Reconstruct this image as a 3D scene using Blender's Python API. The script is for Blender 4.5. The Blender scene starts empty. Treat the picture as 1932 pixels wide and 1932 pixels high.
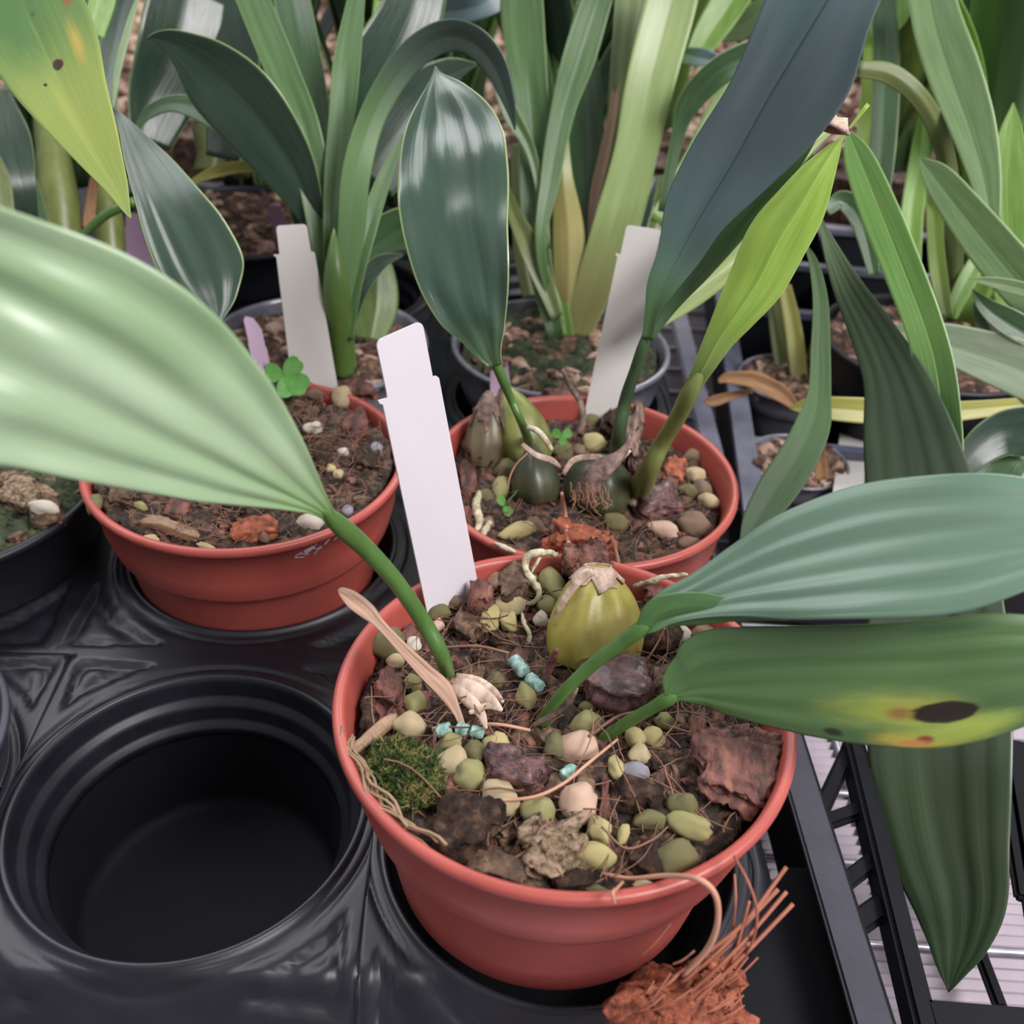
import bpy, bmesh, math, random
from mathutils import Vector, Matrix, noise
S = bpy.context.scene
COL = S.collection
# ------------------------------------------------------------------ camera
F_PX = 1887.4; PITCH = math.radians(35.884); ROLL = math.radians(3.508); CAMZ = 0.3325
_X = Vector((1, 0, 0)); _D = Vector((0, -math.sin(PITCH), -math.cos(PITCH))); _F = Vector((0, math.cos(PITCH), -math.sin(PITCH)))
CR = _X * math.cos(ROLL) - _D * math.sin(ROLL)
CD = _X * math.sin(ROLL) + _D * math.cos(ROLL)
CP = Vector((0, 0, CAMZ))
cam = bpy.data.cameras.new('camera'); camo = bpy.data.objects.new('camera', cam); COL.objects.link(camo)
m = Matrix.Identity(4)
for i, v in enumerate((CR, -CD, -_F)):
    for j in range(3): m[j][i] = v[j]
m[0][3], m[1][3], m[2][3] = CP
camo.matrix_world = m
cam.sensor_width = 36; cam.lens = 36 * F_PX / 1932; cam.clip_start = .01
cam.dof.use_dof = True; cam.dof.focus_distance = .30; cam.dof.aperture_fstop = 15
S.camera = camo
# ------------------------------------------------------------------ light
w = bpy.data.worlds.new('world'); S.world = w; w.use_nodes = True
wn = w.node_tree.nodes; wl = w.node_tree.links
bg = wn['Background']
tc = wn.new('ShaderNodeTexCoord'); sx = wn.new('ShaderNodeSeparateXYZ'); rp = wn.new('ShaderNodeValToRGB')
mp = wn.new('ShaderNodeMapRange'); mp.inputs[1].default_value = -1; mp.inputs[2].default_value = 1
wl.new(tc.outputs['Generated'], sx.inputs[0]); wl.new(sx.outputs[2], mp.inputs[0]); wl.new(mp.outputs[0], rp.inputs[0]); wl.new(rp.outputs[0], bg.inputs[0])
rp.color_ramp.elements[0].position = .40; rp.color_ramp.elements[0].color = (.10, .09, .085, 1)
rp.color_ramp.elements[1].position = .62; rp.color_ramp.elements[1].color = (.80, .78, .86, 1)
bg.inputs[1].default_value = .48
def area(name, loc, target, sx_, sy_, power, col):
    l = bpy.data.lights.new(name, 'AREA'); l.shape = 'RECTANGLE'; l.size = sx_; l.size_y = sy_; l.energy = power; l.color = col
    o = bpy.data.objects.new(name, l); COL.objects.link(o); o.location = loc
    o.rotation_euler = (Vector(target) - Vector(loc)).to_track_quat('-Z', 'Y').to_euler(); return o
area('greenhouse_lamp', (.80, -.30, 1.15), (.0, .30, .1), .7, .45, 23, (1, .955, .97))
area('greenhouse_lamp', (-.8, 1.2, 1.6), (.0, .5, .1), 1.8, .9, 21, (.96, .97, 1))
area('greenhouse_lamp', (1.0, 2.3, 1.5), (.35, 1.2, .1), 1.6, .8, 34, (1, .97, .96))
S.view_settings.view_transform = 'Standard'; S.view_settings.look = 'None'; S.view_settings.gamma = 1
S.view_settings.use_curve_mapping = False; S.view_settings.exposure = 0.25
# ------------------------------------------------------------------ helpers
def ray(px, py): return CR * ((px - 966) / F_PX) + CD * ((py - 966) / F_PX) + _F
def at(px, py, d): return CP + ray(px, py) * d
def on(px, py, Z):
    r = ray(px, py); return CP + r * ((Z - CAMZ) / r.z)
def dep(P): return (Vector(P) - CP).dot(_F)
def lin(h):
    if isinstance(h, str): h = [int(h[i:i + 2], 16) / 255 for i in (0, 2, 4)]
    return tuple((c / 12.92 if c <= .04045 else ((c + .055) / 1.055) ** 2.4) for c in h) + (1,)
def tag(o, label=None, cat=None, group=None, kind=None):
    if label: o['label'] = label
    if cat: o['category'] = cat
    if group: o['group'] = group
    if kind: o['kind'] = kind
    return o
def thing(name, loc, label, cat, group=None):
    o = bpy.data.objects.new(name, None); COL.objects.link(o); o.location = loc; o.empty_display_size = .01
    return tag(o, label, cat, group)
def link(name, me, mat, parent=None, smooth=True, origin=None):
    """mesh in world coordinates; origin shifts the object's pivot"""
    if isinstance(me, bmesh.types.BMesh):
        b = me; me = bpy.data.meshes.new(name); b.to_mesh(me); b.free()
    if origin is None:
        n = len(me.vertices); c = Vector((0, 0, 0))
        for v in me.vertices: c += v.co
        c /= max(n, 1); origin = Vector((c.x, c.y, min(v.co.z for v in me.vertices)))
    origin = Vector(origin)
    me.transform(Matrix.Translation(-origin))
    o = bpy.data.objects.new(name, me); COL.objects.link(o); o.location = origin
    if mat: me.materials.append(mat)
    if smooth: me.polygons.foreach_set('use_smooth', [True] * len(me.polygons))
    if parent:
        o.parent = parent
        q = Vector(parent.location); p = parent.parent
        while p: q += Vector(p.location); p = p.parent
        o.location = origin - q
    return o
def crom(pts, n):
    P = [tuple(map(float, p)) for p in pts]; P = [tuple(2 * a - b for a, b in zip(P[0], P[1]))] + P + [tuple(2 * a - b for a, b in zip(P[-1], P[-2]))]
    seg = len(P) - 3; out = []
    for i in range(n + 1):
        t = i / n * seg; k = min(int(t), seg - 1); t -= k
        a, b, c, d = P[k:k + 4]
        out.append(tuple(.5 * (2 * b[j] + (c[j] - a[j]) * t + (2 * a[j] - 5 * b[j] + 4 * c[j] - d[j]) * t * t + (3 * b[j] - a[j] - 3 * c[j] + d[j]) * t ** 3) for j in range(len(a))))
    return out
# ------------------------------------------------------------------ materials
def newmat(name):
    m = bpy.data.materials.new(name); m.use_nodes = True; t = m.node_tree
    return m, t, t.nodes['Principled BSDF'], t.nodes['Material Output']
def ramp(t, fac, cols, pos=None):
    r = t.nodes.new('ShaderNodeValToRGB'); e = r.color_ramp.elements
    n = len(cols)
    while len(e) < n: e.new(.5)
    for i, c in enumerate(cols):
        e[i].position = pos[i] if pos else (.3 + .4 * i / max(n - 1, 1)); e[i].color = lin(c)
    t.links.new(fac, r.inputs[0]); return r.outputs[0]
def noisef(t, scale, detail=6, rough=.6, vec=None, stretch=None, obj=True):
    n = t.nodes.new('ShaderNodeTexNoise'); n.inputs['Scale'].default_value = scale; n.inputs['Detail'].default_value = detail; n.inputs['Roughness'].default_value = rough
    if vec is None:
        c = t.nodes.new('ShaderNodeTexCoord'); vec = c.outputs['Object' if obj else 'UV']
    if stretch:
        mm = t.nodes.new('ShaderNodeMapping'); mm.inputs['Scale'].default_value = stretch; t.links.new(vec, mm.inputs[0]); vec = mm.outputs[0]
    t.links.new(vec, n.inputs['Vector']); return n.outputs['Fac']
def bump(t, p, h, s, d=.001):
    b = t.nodes.new('ShaderNodeBump'); b.inputs['Strength'].default_value = s; b.inputs['Distance'].default_value = d
    t.links.new(h, b.inputs['Height']); t.links.new(b.outputs[0], p.inputs['Normal']); return b
def mat_noise(name, cols, scale=300, rough=.7, bs=.5, bd=.0006, bscale=None, spec=.5, stretch=None, pos=None, coat=0):
    m, t, p, o = newmat(name)
    f = noisef(t, scale, stretch=stretch)
    t.links.new(ramp(t, f, cols, pos or ([.36, .5, .62] if len(cols) == 3 else None)), p.inputs['Base Color'])
    p.inputs['Roughness'].default_value = rough; p.inputs['Specular IOR Level'].default_value = spec; p.inputs['Coat Weight'].default_value = coat; p.inputs['Coat Roughness'].default_value = .2
    if bs: bump(t, p, noisef(t, bscale or scale * 2, stretch=stretch), bs, bd)
    return m
def math_(t, op, a, b=None):
    n = t.nodes.new('ShaderNodeMath'); n.operation = op
    for i, v in enumerate((a, b)):
        if v is None: continue
        if isinstance(v, (int, float)): n.inputs[i].default_value = v
        else: t.links.new(v, n.inputs[i])
    return n.outputs[0]
def mixc(t, f, a, b):
    n = t.nodes.new('ShaderNodeMix'); n.data_type = 'RGBA'
    if isinstance(f, (int, float)): n.inputs[0].default_value = f
    else: t.links.new(f, n.inputs[0])
    for i, v in ((6, a), (7, b)):
        if isinstance(v, (str, tuple)): n.inputs[i].default_value = lin(v)
        else: t.links.new(v, n.inputs[i])
    return n.outputs[2]
def sstep(t, x, a, b):
    n = t.nodes.new('ShaderNodeMapRange'); n.interpolation_type = 'SMOOTHSTEP'
    t.links.new(x, n.inputs[0]); n.inputs[1].default_value = a; n.inputs[2].default_value = b; n.inputs[3].default_value = 0; n.inputs[4].default_value = 1
    return n.outputs[0]
def leafmat(name, c0, c1, base=None, tip=None, rough=.35, trans=.25, veins=40, vb=.5, rib=None, edge=None, spots=(), mott=6, tipv=(.8, 1.0), basev=(.25, .0), coat=.3, ribw=.03, patches=()):
    m, t, p, o = newmat(name)
    uvn = t.nodes.new('ShaderNodeUVMap'); uv = uvn.outputs[0]
    sep = t.nodes.new('ShaderNodeSeparateXYZ'); t.links.new(uv, sep.inputs[0]); U, V = sep.outputs[0], sep.outputs[1]
    f = noisef(t, mott, 3, .5, vec=uv, stretch=(1, .7, 1))
    c = ramp(t, f, [c0, c1], [.3, .7])
    fine = noisef(t, 1, 4, .6, vec=uv, stretch=(veins, 2.0, 1))
    c = mixc(t, math_(t, 'MULTIPLY', sstep(t, fine, .45, .75), .25), c, c1 if not isinstance(c1, tuple) else c1)
    if base: c = mixc(t, sstep(t, V, basev[0], basev[1]), c, base)
    if tip: c = mixc(t, sstep(t, math_(t, 'ADD', V, math_(t, 'MULTIPLY', math_(t, 'SUBTRACT', f, .5), .3)), tipv[0], tipv[1]), c, tip)
    au = math_(t, 'ABSOLUTE', math_(t, 'SUBTRACT', U, .5))
    if edge: c = mixc(t, sstep(t, au, .478, .494), c, edge)
    if rib: c = mixc(t, math_(t, 'MULTIPLY', math_(t, 'SUBTRACT', 1, sstep(t, au, .0, ribw)), .8), c, rib)
    def ell(u, v, ru, rv, nz=.5):
        du = math_(t, 'DIVIDE', math_(t, 'SUBTRACT', U, u), ru); dv = math_(t, 'DIVIDE', math_(t, 'SUBTRACT', V, v), rv)
        r = math_(t, 'SQRT', math_(t, 'ADD', math_(t, 'MULTIPLY', du, du), math_(t, 'MULTIPLY', dv, dv)))
        nn = noisef(t, 18, 3, .6, vec=uv)
        return math_(t, 'ADD', r, math_(t, 'MULTIPLY', math_(t, 'SUBTRACT', nn, .5), nz))
    for (u, v, ru, rv, col, soft) in spots:
        r = ell(u, v, ru, rv); c = mixc(t, math_(t, 'SUBTRACT', 1, sstep(t, r, 1 - soft, 1.0)), c, col)
    hs0 = t.nodes.new('ShaderNodeHueSaturation'); hs0.inputs['Saturation'].default_value = .88; t.links.new(c, hs0.inputs['Color']); c = hs0.outputs[0]
    t.links.new(c, p.inputs['Base Color']); p.inputs['Roughness'].default_value = rough
    p.inputs['Coat Weight'].default_value = coat; p.inputs['Coat Roughness'].default_value = .34
    b = bump(t, p, fine, vb, .0004)
    if trans:
        tr = t.nodes.new('ShaderNodeBsdfTranslucent'); hs = t.nodes.new('ShaderNodeHueSaturation'); hs.inputs['Value'].default_value = 1.7; hs.inputs['Saturation'].default_value = 1.1
        t.links.new(c, hs.inputs['Color']); t.links.new(hs.outputs[0], tr.inputs[0])
        mx = t.nodes.new('ShaderNodeMixShader'); mx.inputs[0].default_value = trans
        t.links.new(p.outputs[0], mx.inputs[1]); t.links.new(tr.outputs[0], mx.inputs[2]); t.links.new(mx.outputs[0], o.inputs[0])
    return m
# ------------------------------------------------------------------ shape builders
def leaf_core(P, L, N, WL, WR, fold=.1, curl=0, ripple=0, rfreq=9, pleat=0, npl=5, nu=14, thick=.0004, wob=.0, seed=0):
    n = len(P); me = bpy.data.meshes.new('leaf'); vs = []; fs = []; uvs = []
    for i in range(n):
        v = i / (n - 1)
        for j in range(nu + 1):
            s = -1 + 2 * j / nu                      # -1 = left edge
            wd = WL[i] if s < 0 else WR[i]
            a = abs(s); side = L[i] * (-s * wd)
            W = (WL[i] + WR[i]) * .5
            h = fold * a * W + curl * a * a * W + pleat * math.cos(s * math.pi * npl) * W * (1 - a * .3)
            h += ripple * W * a * a * math.sin(v * rfreq * 6.283 + (1.7 if s < 0 else 0) + seed)
            h += wob * W * noise.noise(Vector((s * 1.5, v * 6, seed)))
            vs.append(P[i] + side + N[i] * h)
    for i in range(n - 1):
        for j in range(nu):
            k = i * (nu + 1) + j; fs.append((k, k + 1, k + nu + 2, k + nu + 1))
            uvs += [(j / nu, i / (n - 1)), ((j + 1) / nu, i / (n - 1)), ((j + 1) / nu, (i + 1) / (n - 1)), (j / nu, (i + 1) / (n - 1))]
    me.from_pydata(vs, [], fs); ul = me.uv_layers.new(name='UVMap')
    for k, q in enumerate(uvs): ul.data[k].uv = q
    return me
def solid(o, th):
    md = o.modifiers.new('thickness', 'SOLIDIFY'); md.thickness = th; md.offset = 0; return o
def leaf(parent, pts, mat, tilt=0, n=44, name='leaf', th=.0005, **kw):
    """pts from base to tip: (px, py, depth, half width left, half width right); tilt turns the blade about its spine"""
    R = crom(pts, n); P = [at(r[0], r[1], r[2]) for r in R]; N = []; Ls = []; WL = []; WR = []
    for i in range(n + 1):
        T = (P[min(i + 1, n)] - P[max(i - 1, 0)]).normalized(); V = (P[i] - CP).normalized()
        L = T.cross(V).normalized(); Nn = T.cross(L).normalized()
        tl = tilt if not isinstance(tilt, tuple) else tilt[0] + (tilt[1] - tilt[0]) * i / n
        a = math.radians(tl); L2 = L * math.cos(a) + Nn * math.sin(a); N2 = T.cross(L2).normalized()
        k = R[i][2] / F_PX / max(math.cos(a), .3)
        Ls.append(L2); N.append(N2); WL.append(max(R[i][3], .4) * k); WR.append(max(R[i][4], .4) * k)
    me = leaf_core(P, Ls, N, WL, WR, **kw)
    me.name = name
    return solid(link(name, me, mat, parent, origin=P[0]), th)
def strap(parent, base, az, length, width, droop, mat, lean=.3, n=20, name='leaf', fold=.35, seed=0, tipw=.35):
    """generic strap leaf that rises from base, leans to azimuth az and droops"""
    h = Vector((math.cos(az), math.sin(az), 0)); P = [Vector(base)]; el = math.pi / 2 - lean
    for i in range(n):
        el -= droop / n * (i / n) * 2; P.append(P[-1] + (h * math.cos(el) + Vector((0, 0, 1)) * math.sin(el)) * (length / n))
    side = Vector((-math.sin(az), math.cos(az), 0)); N = []; W = []
    for i in range(n + 1):
        T = (P[min(i + 1, n)] - P[max(i - 1, 0)]).normalized(); N.append(side.cross(T) * -1 if False else T.cross(side)); v = i / n
        W.append(width * .5 * (min(1, .55 + v * 1.5)) * (1 - max(0, (v - (1 - tipw)) / tipw) ** 2.2) + .0002)
    me = leaf_core(P, [side] * (n + 1), N, W, W, fold=fold, nu=6, seed=seed)
    me.name = name
    return solid(link(name, me, mat, parent, origin=P[0]), .0006)
def tube_bm(b, P, Rr, seg=8, cap=True):
    n = len(P); rings = []; ref = None
    for i in range(n):
        T = (P[min(i + 1, n - 1)] - P[max(i - 1, 0)])
        T = T.normalized() if T.length > 1e-9 else Vector((0, 0, 1))
        if ref is None: ref = T.orthogonal().normalized()
        A = (ref - T * ref.dot(T)); A = A.normalized() if A.length > 1e-6 else T.orthogonal().normalized(); ref = A; B = T.cross(A)
        rings.append([b.verts.new(P[i] + (A * math.cos(6.28319 * k / seg) + B * math.sin(6.28319 * k / seg)) * Rr[i]) for k in range(seg)])
    for i in range(n - 1):
        for k in range(seg): b.faces.new((rings[i][k], rings[i][(k + 1) % seg], rings[i + 1][(k + 1) % seg], rings[i + 1][k]))
    if cap: b.faces.new(rings[0][::-1]); b.faces.new(rings[-1])
def tube(name, pts, mat, parent=None, n=24, seg=10):
    """pts: (px, py, depth, radius px)"""
    R = crom(pts, n); b = bmesh.new(); tube_bm(b, [at(*r[:3]) for r in R], [max(r[3], .3) * r[2] / F_PX for r in R], seg)
    return link(name, b, mat, parent, origin=at(*R[0][:3]))
def tube3(name, pts, mat, parent=None, n=24, seg=8):
    R = crom(pts, n); b = bmesh.new(); tube_bm(b, [Vector(r[:3]) for r in R], [r[3] for r in R], seg)
    return link(name, b, mat, parent)
def lathe(name, prof, c, mat, parent=None, seg=128, warp=None):
    b = bmesh.new(); rings = []
    for r, z in prof:
        rings.append([b.verts.new((c[0] + r * math.cos(6.283185 * k / seg), c[1] + r * math.sin(6.283185 * k / seg), c[2] + z)) for k in range(seg)])
    for i in range(len(prof) - 1):
        for k in range(seg): b.faces.new((rings[i][k], rings[i][(k + 1) % seg], rings[i + 1][(k + 1) % seg], rings[i + 1][k]))
    b.faces.new(rings[-1]) if prof[-1][0] > .0005 else None
    bmesh.ops.recalc_face_normals(b, faces=b.faces)
    return link(name, b, mat, parent, origin=(c[0], c[1], c[2] + min(z for _, z in prof)))
def box_bm(b, c, ax, ay, az):
    c, ax, ay, az = map(Vector, (c, ax, ay, az)); v = [b.verts.new(c + ax * i + ay * j + az * k) for i in (-1, 1) for j in (-1, 1) for k in (-1, 1)]
    for f in ((0, 1, 3, 2), (4, 6, 7, 5), (0, 4, 5, 1), (2, 3, 7, 6), (0, 2, 6, 4), (1, 5, 7, 3)): b.faces.new([v[i] for i in f])
def stone_me(seed, sub=3, rough=.28, ax=(1, 1, .7), fr=1.3):
    b = bmesh.new(); bmesh.ops.create_icosphere(b, subdivisions=sub, radius=1)
    rnd = random.Random(seed); pl = [(Vector((rnd.uniform(-1, 1), rnd.uniform(-1, 1), rnd.uniform(-1, 1))).normalized(), rnd.uniform(.68, .9)) for _ in range(7)]
    for v in b.verts:
        d = v.co.normalized(); r = 1 + rough * noise.noise(d * fr + Vector((seed * 7.3, 0, 0))) + rough * .35 * noise.noise(d * fr * 3 + Vector((0, seed * 3.1, 0)))
        for q, k in pl:
            s = d.dot(q) * r
            if s > k: r = r * (k / s * .75 + .25)
        v.co = Vector((d.x * ax[0], d.y * ax[1], d.z * ax[2])) * r
    me = bpy.data.meshes.new('pebble'); b.to_mesh(me); b.free(); return me
def chunk_bm(b, c, ax, ay, az, seed=0, sub=5, nz=.22, ridges=0):
    """bark block with frayed, displaced faces; ax, ay, az are half axes"""
    k0 = len(b.verts); t = bmesh.new(); bmesh.ops.create_cube(t, size=2); bmesh.ops.subdivide_edges(t, edges=t.edges, cuts=sub, use_grid_fill=True)
    c, ax, ay, az = map(Vector, (c, ax, ay, az)); sc = min(ax.length, ay.length)
    mp = {}
    for v in t.verts:
        q = v.co.copy(); an = math.atan2(q.y, q.x); kx = 1 + .42 * noise.noise(Vector((math.cos(an) * 1.1, math.sin(an) * 1.1, seed * 1.3))) + (.10 * noise.noise(Vector((math.cos(an) * 7, math.sin(an) * 7, seed))) if sub > 4 else 0)
        q.x *= kx; q.y *= kx; q.z *= 1 - .25 * abs(q.x) ; l = max(abs(x) for x in q); q2 = q.lerp(q.normalized() * l * 1.2, .35)
        d = Vector((noise.noise(q * 1.3 + Vector((seed, 0, 0))), noise.noise(q * 1.3 + Vector((0, seed, 5))), noise.noise(q * 1.3 + Vector((9, 0, seed))))) * nz * 1.6
        d += Vector((noise.noise(q * 4 + Vector((seed, 3, 0))), noise.noise(q * 4 + Vector((0, seed, 7))), noise.noise(q * 4 + Vector((1, 0, seed))))) * nz * .6
        if ridges: d.z += ridges * noise.noise(Vector((q.x * .6, q.y * 6, seed)))
        q2 += d; mp[v] = b.verts.new(c + ax * q2.x + ay * q2.y + az * q2.z)
    for f in t.faces: b.faces.new([mp[v] for v in f.verts])
    t.free()
def quad_tag(name, q, mat, label, cat, group=None, head=.22, notch=.09, th=.0006, marks=None, point=0, parent=None):
    """plant tag from its four corners BL, BR, TR, TL with a narrower head above two notches"""
    BL, BR, TR, TL = q
    def bl(u, v): return (BL * (1 - u) + BR * u) * (1 - v) + (TL * (1 - u) + TR * u) * v
    Lh = ((TL + TR) / 2 - (BL + BR) / 2).length; Wd = (TR - TL).length; ar = Wd / Lh
    h = 1 - head; r = .10
    out = [(0, 0), (1, 0), (1, h - .012), (1 - notch * .35, h - .002), (1 - notch, h), (1 - notch, h + .01)]
    if point: out += [(1 - notch, 1 - point), (.62, 1), (.2, 1 - point * .1), (notch, 1 - point * .6)]
    else:
        for k in range(7):
            a = k / 6 * math.pi / 2; out.append((1 - notch - r + r * math.cos(a), 1 - r * ar + r * ar * math.sin(a)))
        for k in range(7):
            a = k / 6 * math.pi / 2; out.append((notch + r - r * math.sin(a), 1 - r * ar + r * ar * math.cos(a)))
    out += [(notch, h + .01), (notch * .9, h - .002), (-.06 * (not point), h + .003), (-.05 * (not point), h - .008), (0, h - .016)]
    nrm = (BR - BL).cross(TL - BL).normalized() * th * .5
    b = bmesh.new(); A = [b.verts.new(bl(u, v) + nrm) for u, v in out]; B = [b.verts.new(bl(u, v) - nrm) for u, v in out]
    b.faces.new(A); b.faces.new(B[::-1]); n = len(out)
    for i in range(n): b.faces.new((A[i], B[i], B[(i + 1) % n], A[(i + 1) % n]))
    o = link(name, b, mat, parent, smooth=False)
    if label: tag(o, label, cat, group)
    if marks:
        b = bmesh.new()
        sg = 1 if nrm.dot(CP - BL) > 0 else -1
        for (u0, v0, u1, v1, wd) in marks:
            p0, p1 = bl(u0, v0) + nrm * sg * 1.3, bl(u1, v1) + nrm * sg * 1.3; T = (p1 - p0); s = T.cross(nrm).normalized() * wd * Wd
            box_bm(b, (p0 + p1) / 2, T / 2, s, nrm * .2)
        link('writing', b, M['ink'], o, smooth=False)
    return o
def tagdepths(BL, BR, TLp, TRp):
    """depths of the two top corners so that the tag is a parallelogram"""
    a = ray(*TLp); c = ray(*TRp); e = BR - BL            # c*d2 - a*d1 = e   (least squares)
    aa, ac, cc = a.dot(a), a.dot(c), c.dot(c); r1, r2 = -a.dot(e), c.dot(e); det = aa * cc - ac * ac
    return (r1 * cc + ac * r2) / det, (aa * r2 + ac * r1) / det
# ------------------------------------------------------------------ shared materials
M = {}
M['pot'] = mat_noise('terracotta_plastic', ['9c4840', 'ae564b'], 30, .38, .15, .0002, 900, spec=.45)
M['black'] = mat_noise('black_plastic', ['0e1016', '1c1d25'], 60, .42, .2, .0003, 120, spec=.5)
M['blackpot'] = mat_noise('black_pot_plastic', ['0d0f15', '15171e'], 40, .5, .1, .0003, 200)
M['frame'] = mat_noise('grey_black_plastic', ['2c2c35', '383843'], 60, .5, .25, .0003, 400)
M['tag'] = mat_noise('white_tag_plastic', ['c6bfc5', 'cdc7cc'], 20, .45, .02, .0001, 400)
M['tag2'] = mat_noise('grey_white_tag_plastic', ['bdb9b2', 'c6c2bc'], 20, .5, .02, .0001, 400)
M['purple'] = mat_noise('purple_tag_plastic', ['a88ba4', 'b698b0'], 20, .5, .02, .0001, 400)
M['ink'] = mat_noise('ink', ['2a2030', '3a2c40'], 50, .6, 0)
M['wire'] = mat_noise('galvanised_wire', ['8a8a92', 'b0aeb6'], 100, .4, .1, .0002); M['wire'].node_tree.nodes['Principled BSDF'].inputs['Metallic'].default_value = .7
M['sheet'] = mat_noise('pale_bench_liner', ['968b94', 'b3a8b0'], 18, .5, .2, .0005, 60)
M['floor'] = mat_noise('pale_floor', ['b8b0b2', 'd8d2d4'], 6, .8, .2, .002, 40)
M['soil'] = mat_noise('dark_potting_mix', ['1d1511', '3b2c22', '6a5240'], 260, .85, 1, .002, 500)
M['soil2'] = mat_noise('brown_potting_mix', ['241813', '553b30', '8a6c5c'], 130, .85, 1, .003, 300)
M['bark_red'] = mat_noise('red_bark', ['3a231d', '6e443a', '8c5c4c'], 220, .6, 1, .0012, 700, stretch=(1, .35, 1))
M['bark_purple'] = mat_noise('purple_bark', ['2d1a1a', '5a3a38', '7c5650'], 240, .45, 1, .001, 600, coat=.3)
M['bark_dark'] = mat_noise('dark_bark', ['1a120e', '35241b', '54402f'], 260, .75, 1, .001, 600, spec=.25)
M['bark_brown'] = mat_noise('brown_bark', ['38271c', '5d4634', '7f664f'], 260, .7, 1, .001, 700)
M['sand'] = mat_noise('sandy_lump', ['4a3a2b', '846e54', 'a8907a'], 420, .8, 1, .0012, 900)
M['coir'] = mat_noise('orange_coir', ['6a3526', '985238', 'b3694a'], 250, .75, 1, .001, 800)
M['fibre'] = mat_noise('coir_fibre', ['59392b', '8a6550'], 80, .6, 0)
M['fibre_orange'] = mat_noise('orange_fibre', ['8a4e3a', 'ab6c52'], 80, .6, 0)
M['fibre_pale'] = mat_noise('pale_fibre', ['a8785e', 'c39278'], 80, .6, 0)
M['straw'] = mat_noise('dry_straw', ['7b6049', 'a08468'], 200, .6, .6, .0004, 500)
M['root'] = mat_noise('pale_root', ['7c7a5c', 'b4ac8c', 'c9bfa6'], 350, .6, .6, .0005, 700)
M['moss'] = mat_noise('moss', ['2e3a1c', '4e6029', '857c48'], 200, .7, 0)
M['moss_dark'] = mat_noise('dark_moss', ['20281a', '38422a', '4d5836'], 160, .85, 1, .002, 400)
M['papery'] = mat_noise('papery_sheath', ['7b6152', 'b39a88', 'cdb8a6'], 180, .6, .7, .0004, 500, stretch=(1, .4, 1))
M['papery_dark'] = mat_noise('dark_papery_sheath', ['3d2e28', '6b5449', '8f7868'], 180, .6, .7, .0004, 500)
M['pellet'] = mat_noise('turquoise_pellet', ['5f857e', '86aaa0', 'a6c0b6'], 500, .7, .6, .0005, 900)
PC = dict(g=['6a6a3a', '94905a', 'b2aa7c'], t=['8e7c54', 'b9a680', 'cfbf9e'], y=['8c8146', 'b5a970', 'cdc294'], w=['a79e8a', 'cfc6b4', 'ded6c8'],
          p=['a98a70', 'd0ae96', 'dcc0ac'], o=['494526', '6c6740', '857f56'], b=['5a4636', '7d6550', '97806a'], k=['54545a', '8c8b92', 'b0aeb4'], r=['86645a', 'ab897e', 'c4a89c'])
PN = dict(g='yellow-green', t='tan', y='pale yellow', w='off-white', p='pinkish tan', o='olive', b='brown', k='grey', r='rosy grey')
for k, c in PC.items(): M['peb_' + k] = mat_noise('pebble_' + PN[k].replace('-', '_').replace(' ', '_'), c, 120, .62, .5, .0006, 600)
M['stem'] = leafmat('stem_green', '46602a', '5b7a36', rough=.35, trans=0, veins=20, vb=.3)
def stemmat(name, a, b): return mat_noise(name, [a, b], 120, .38, .25, .0003, 300, stretch=(1, 1, .3))
M['petiole'] = stemmat('petiole_green', '40602c', '547a3a')
M['petiole_dark'] = stemmat('petiole_dark_green', '33492f', '455f3a')
M['petiole_olive'] = stemmat('petiole_olive', '5f6b37', '7c8548')
# leaf materials
M['L_dark'] = leafmat('leaf_dark_green', '23392a', '304a34', rough=.28, trans=.08, veins=26, vb=.5, edge='7f9a54', mott=5, coat=.2)
M['L_gloss'] = leafmat('leaf_glossy_green', '213f2e', '2f5137', base='38582a', basev=(.3, 0), tip='4c7030', tipv=(.85, 1.05), rough=.18, trans=.07, veins=18, vb=.6, edge='8fa860', mott=7, coat=.9)
M['L_blue'] = leafmat('leaf_blue_green', '4a6664', '60797c', base='3f6a34', basev=(.42, .1), rough=.28, trans=.06, veins=16, vb=.4, rib='2a443c', ribw=.02, mott=3, coat=.9)
M['L_mid'] = leafmat('leaf_mid_green', '466c36', '5d8444', rough=.32, trans=.25, veins=26, edge='86a85c')
M['L_mid2'] = leafmat('leaf_deep_green', '33552e', '45683a', rough=.32, trans=.18, veins=26, edge='7f9a54')
M['L_pale'] = leafmat('leaf_pale_green', '7c9c62', '94b07a', rough=.35, trans=.25, veins=22, rib='a9c090')
M['L_lime'] = leafmat('leaf_lime', '8aab30', 'a0bf40', base='7d9648', basev=(.35, .05), rough=.33, trans=.35, veins=18, rib='b4cc58', ribw=.02, edge='c0d080')
M['L_bright'] = leafmat('leaf_bright_green', '78a638', '94bd4a', rough=.33, trans=.35, veins=22, rib='9fc060')
M['L_olive'] = leafmat('leaf_olive', '66763a', '7f8c48', rough=.4, trans=.2, veins=26)
M['L_yellow'] = leafmat('leaf_yellowing', 'a0a03c', 'b8b448', rough=.4, trans=.25, veins=20)
M['L_dry'] = leafmat('leaf_dry_orange', '8a5a2c', 'b0824a', rough=.6, trans=.2, veins=30, coat=0)
M['L_straw'] = leafmat('leaf_dry_pinkish', 'b0886c', 'c9a488', rough=.6, trans=.2, veins=30, coat=0)
M['L_cream'] = leafmat('leaf_yellow_base', '9c9a50', 'b0a458', tip='6b8a3c', tipv=(.45, .8), base='7a6a40', basev=(.3, 0), rough=.4, trans=.2, veins=26)
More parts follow.
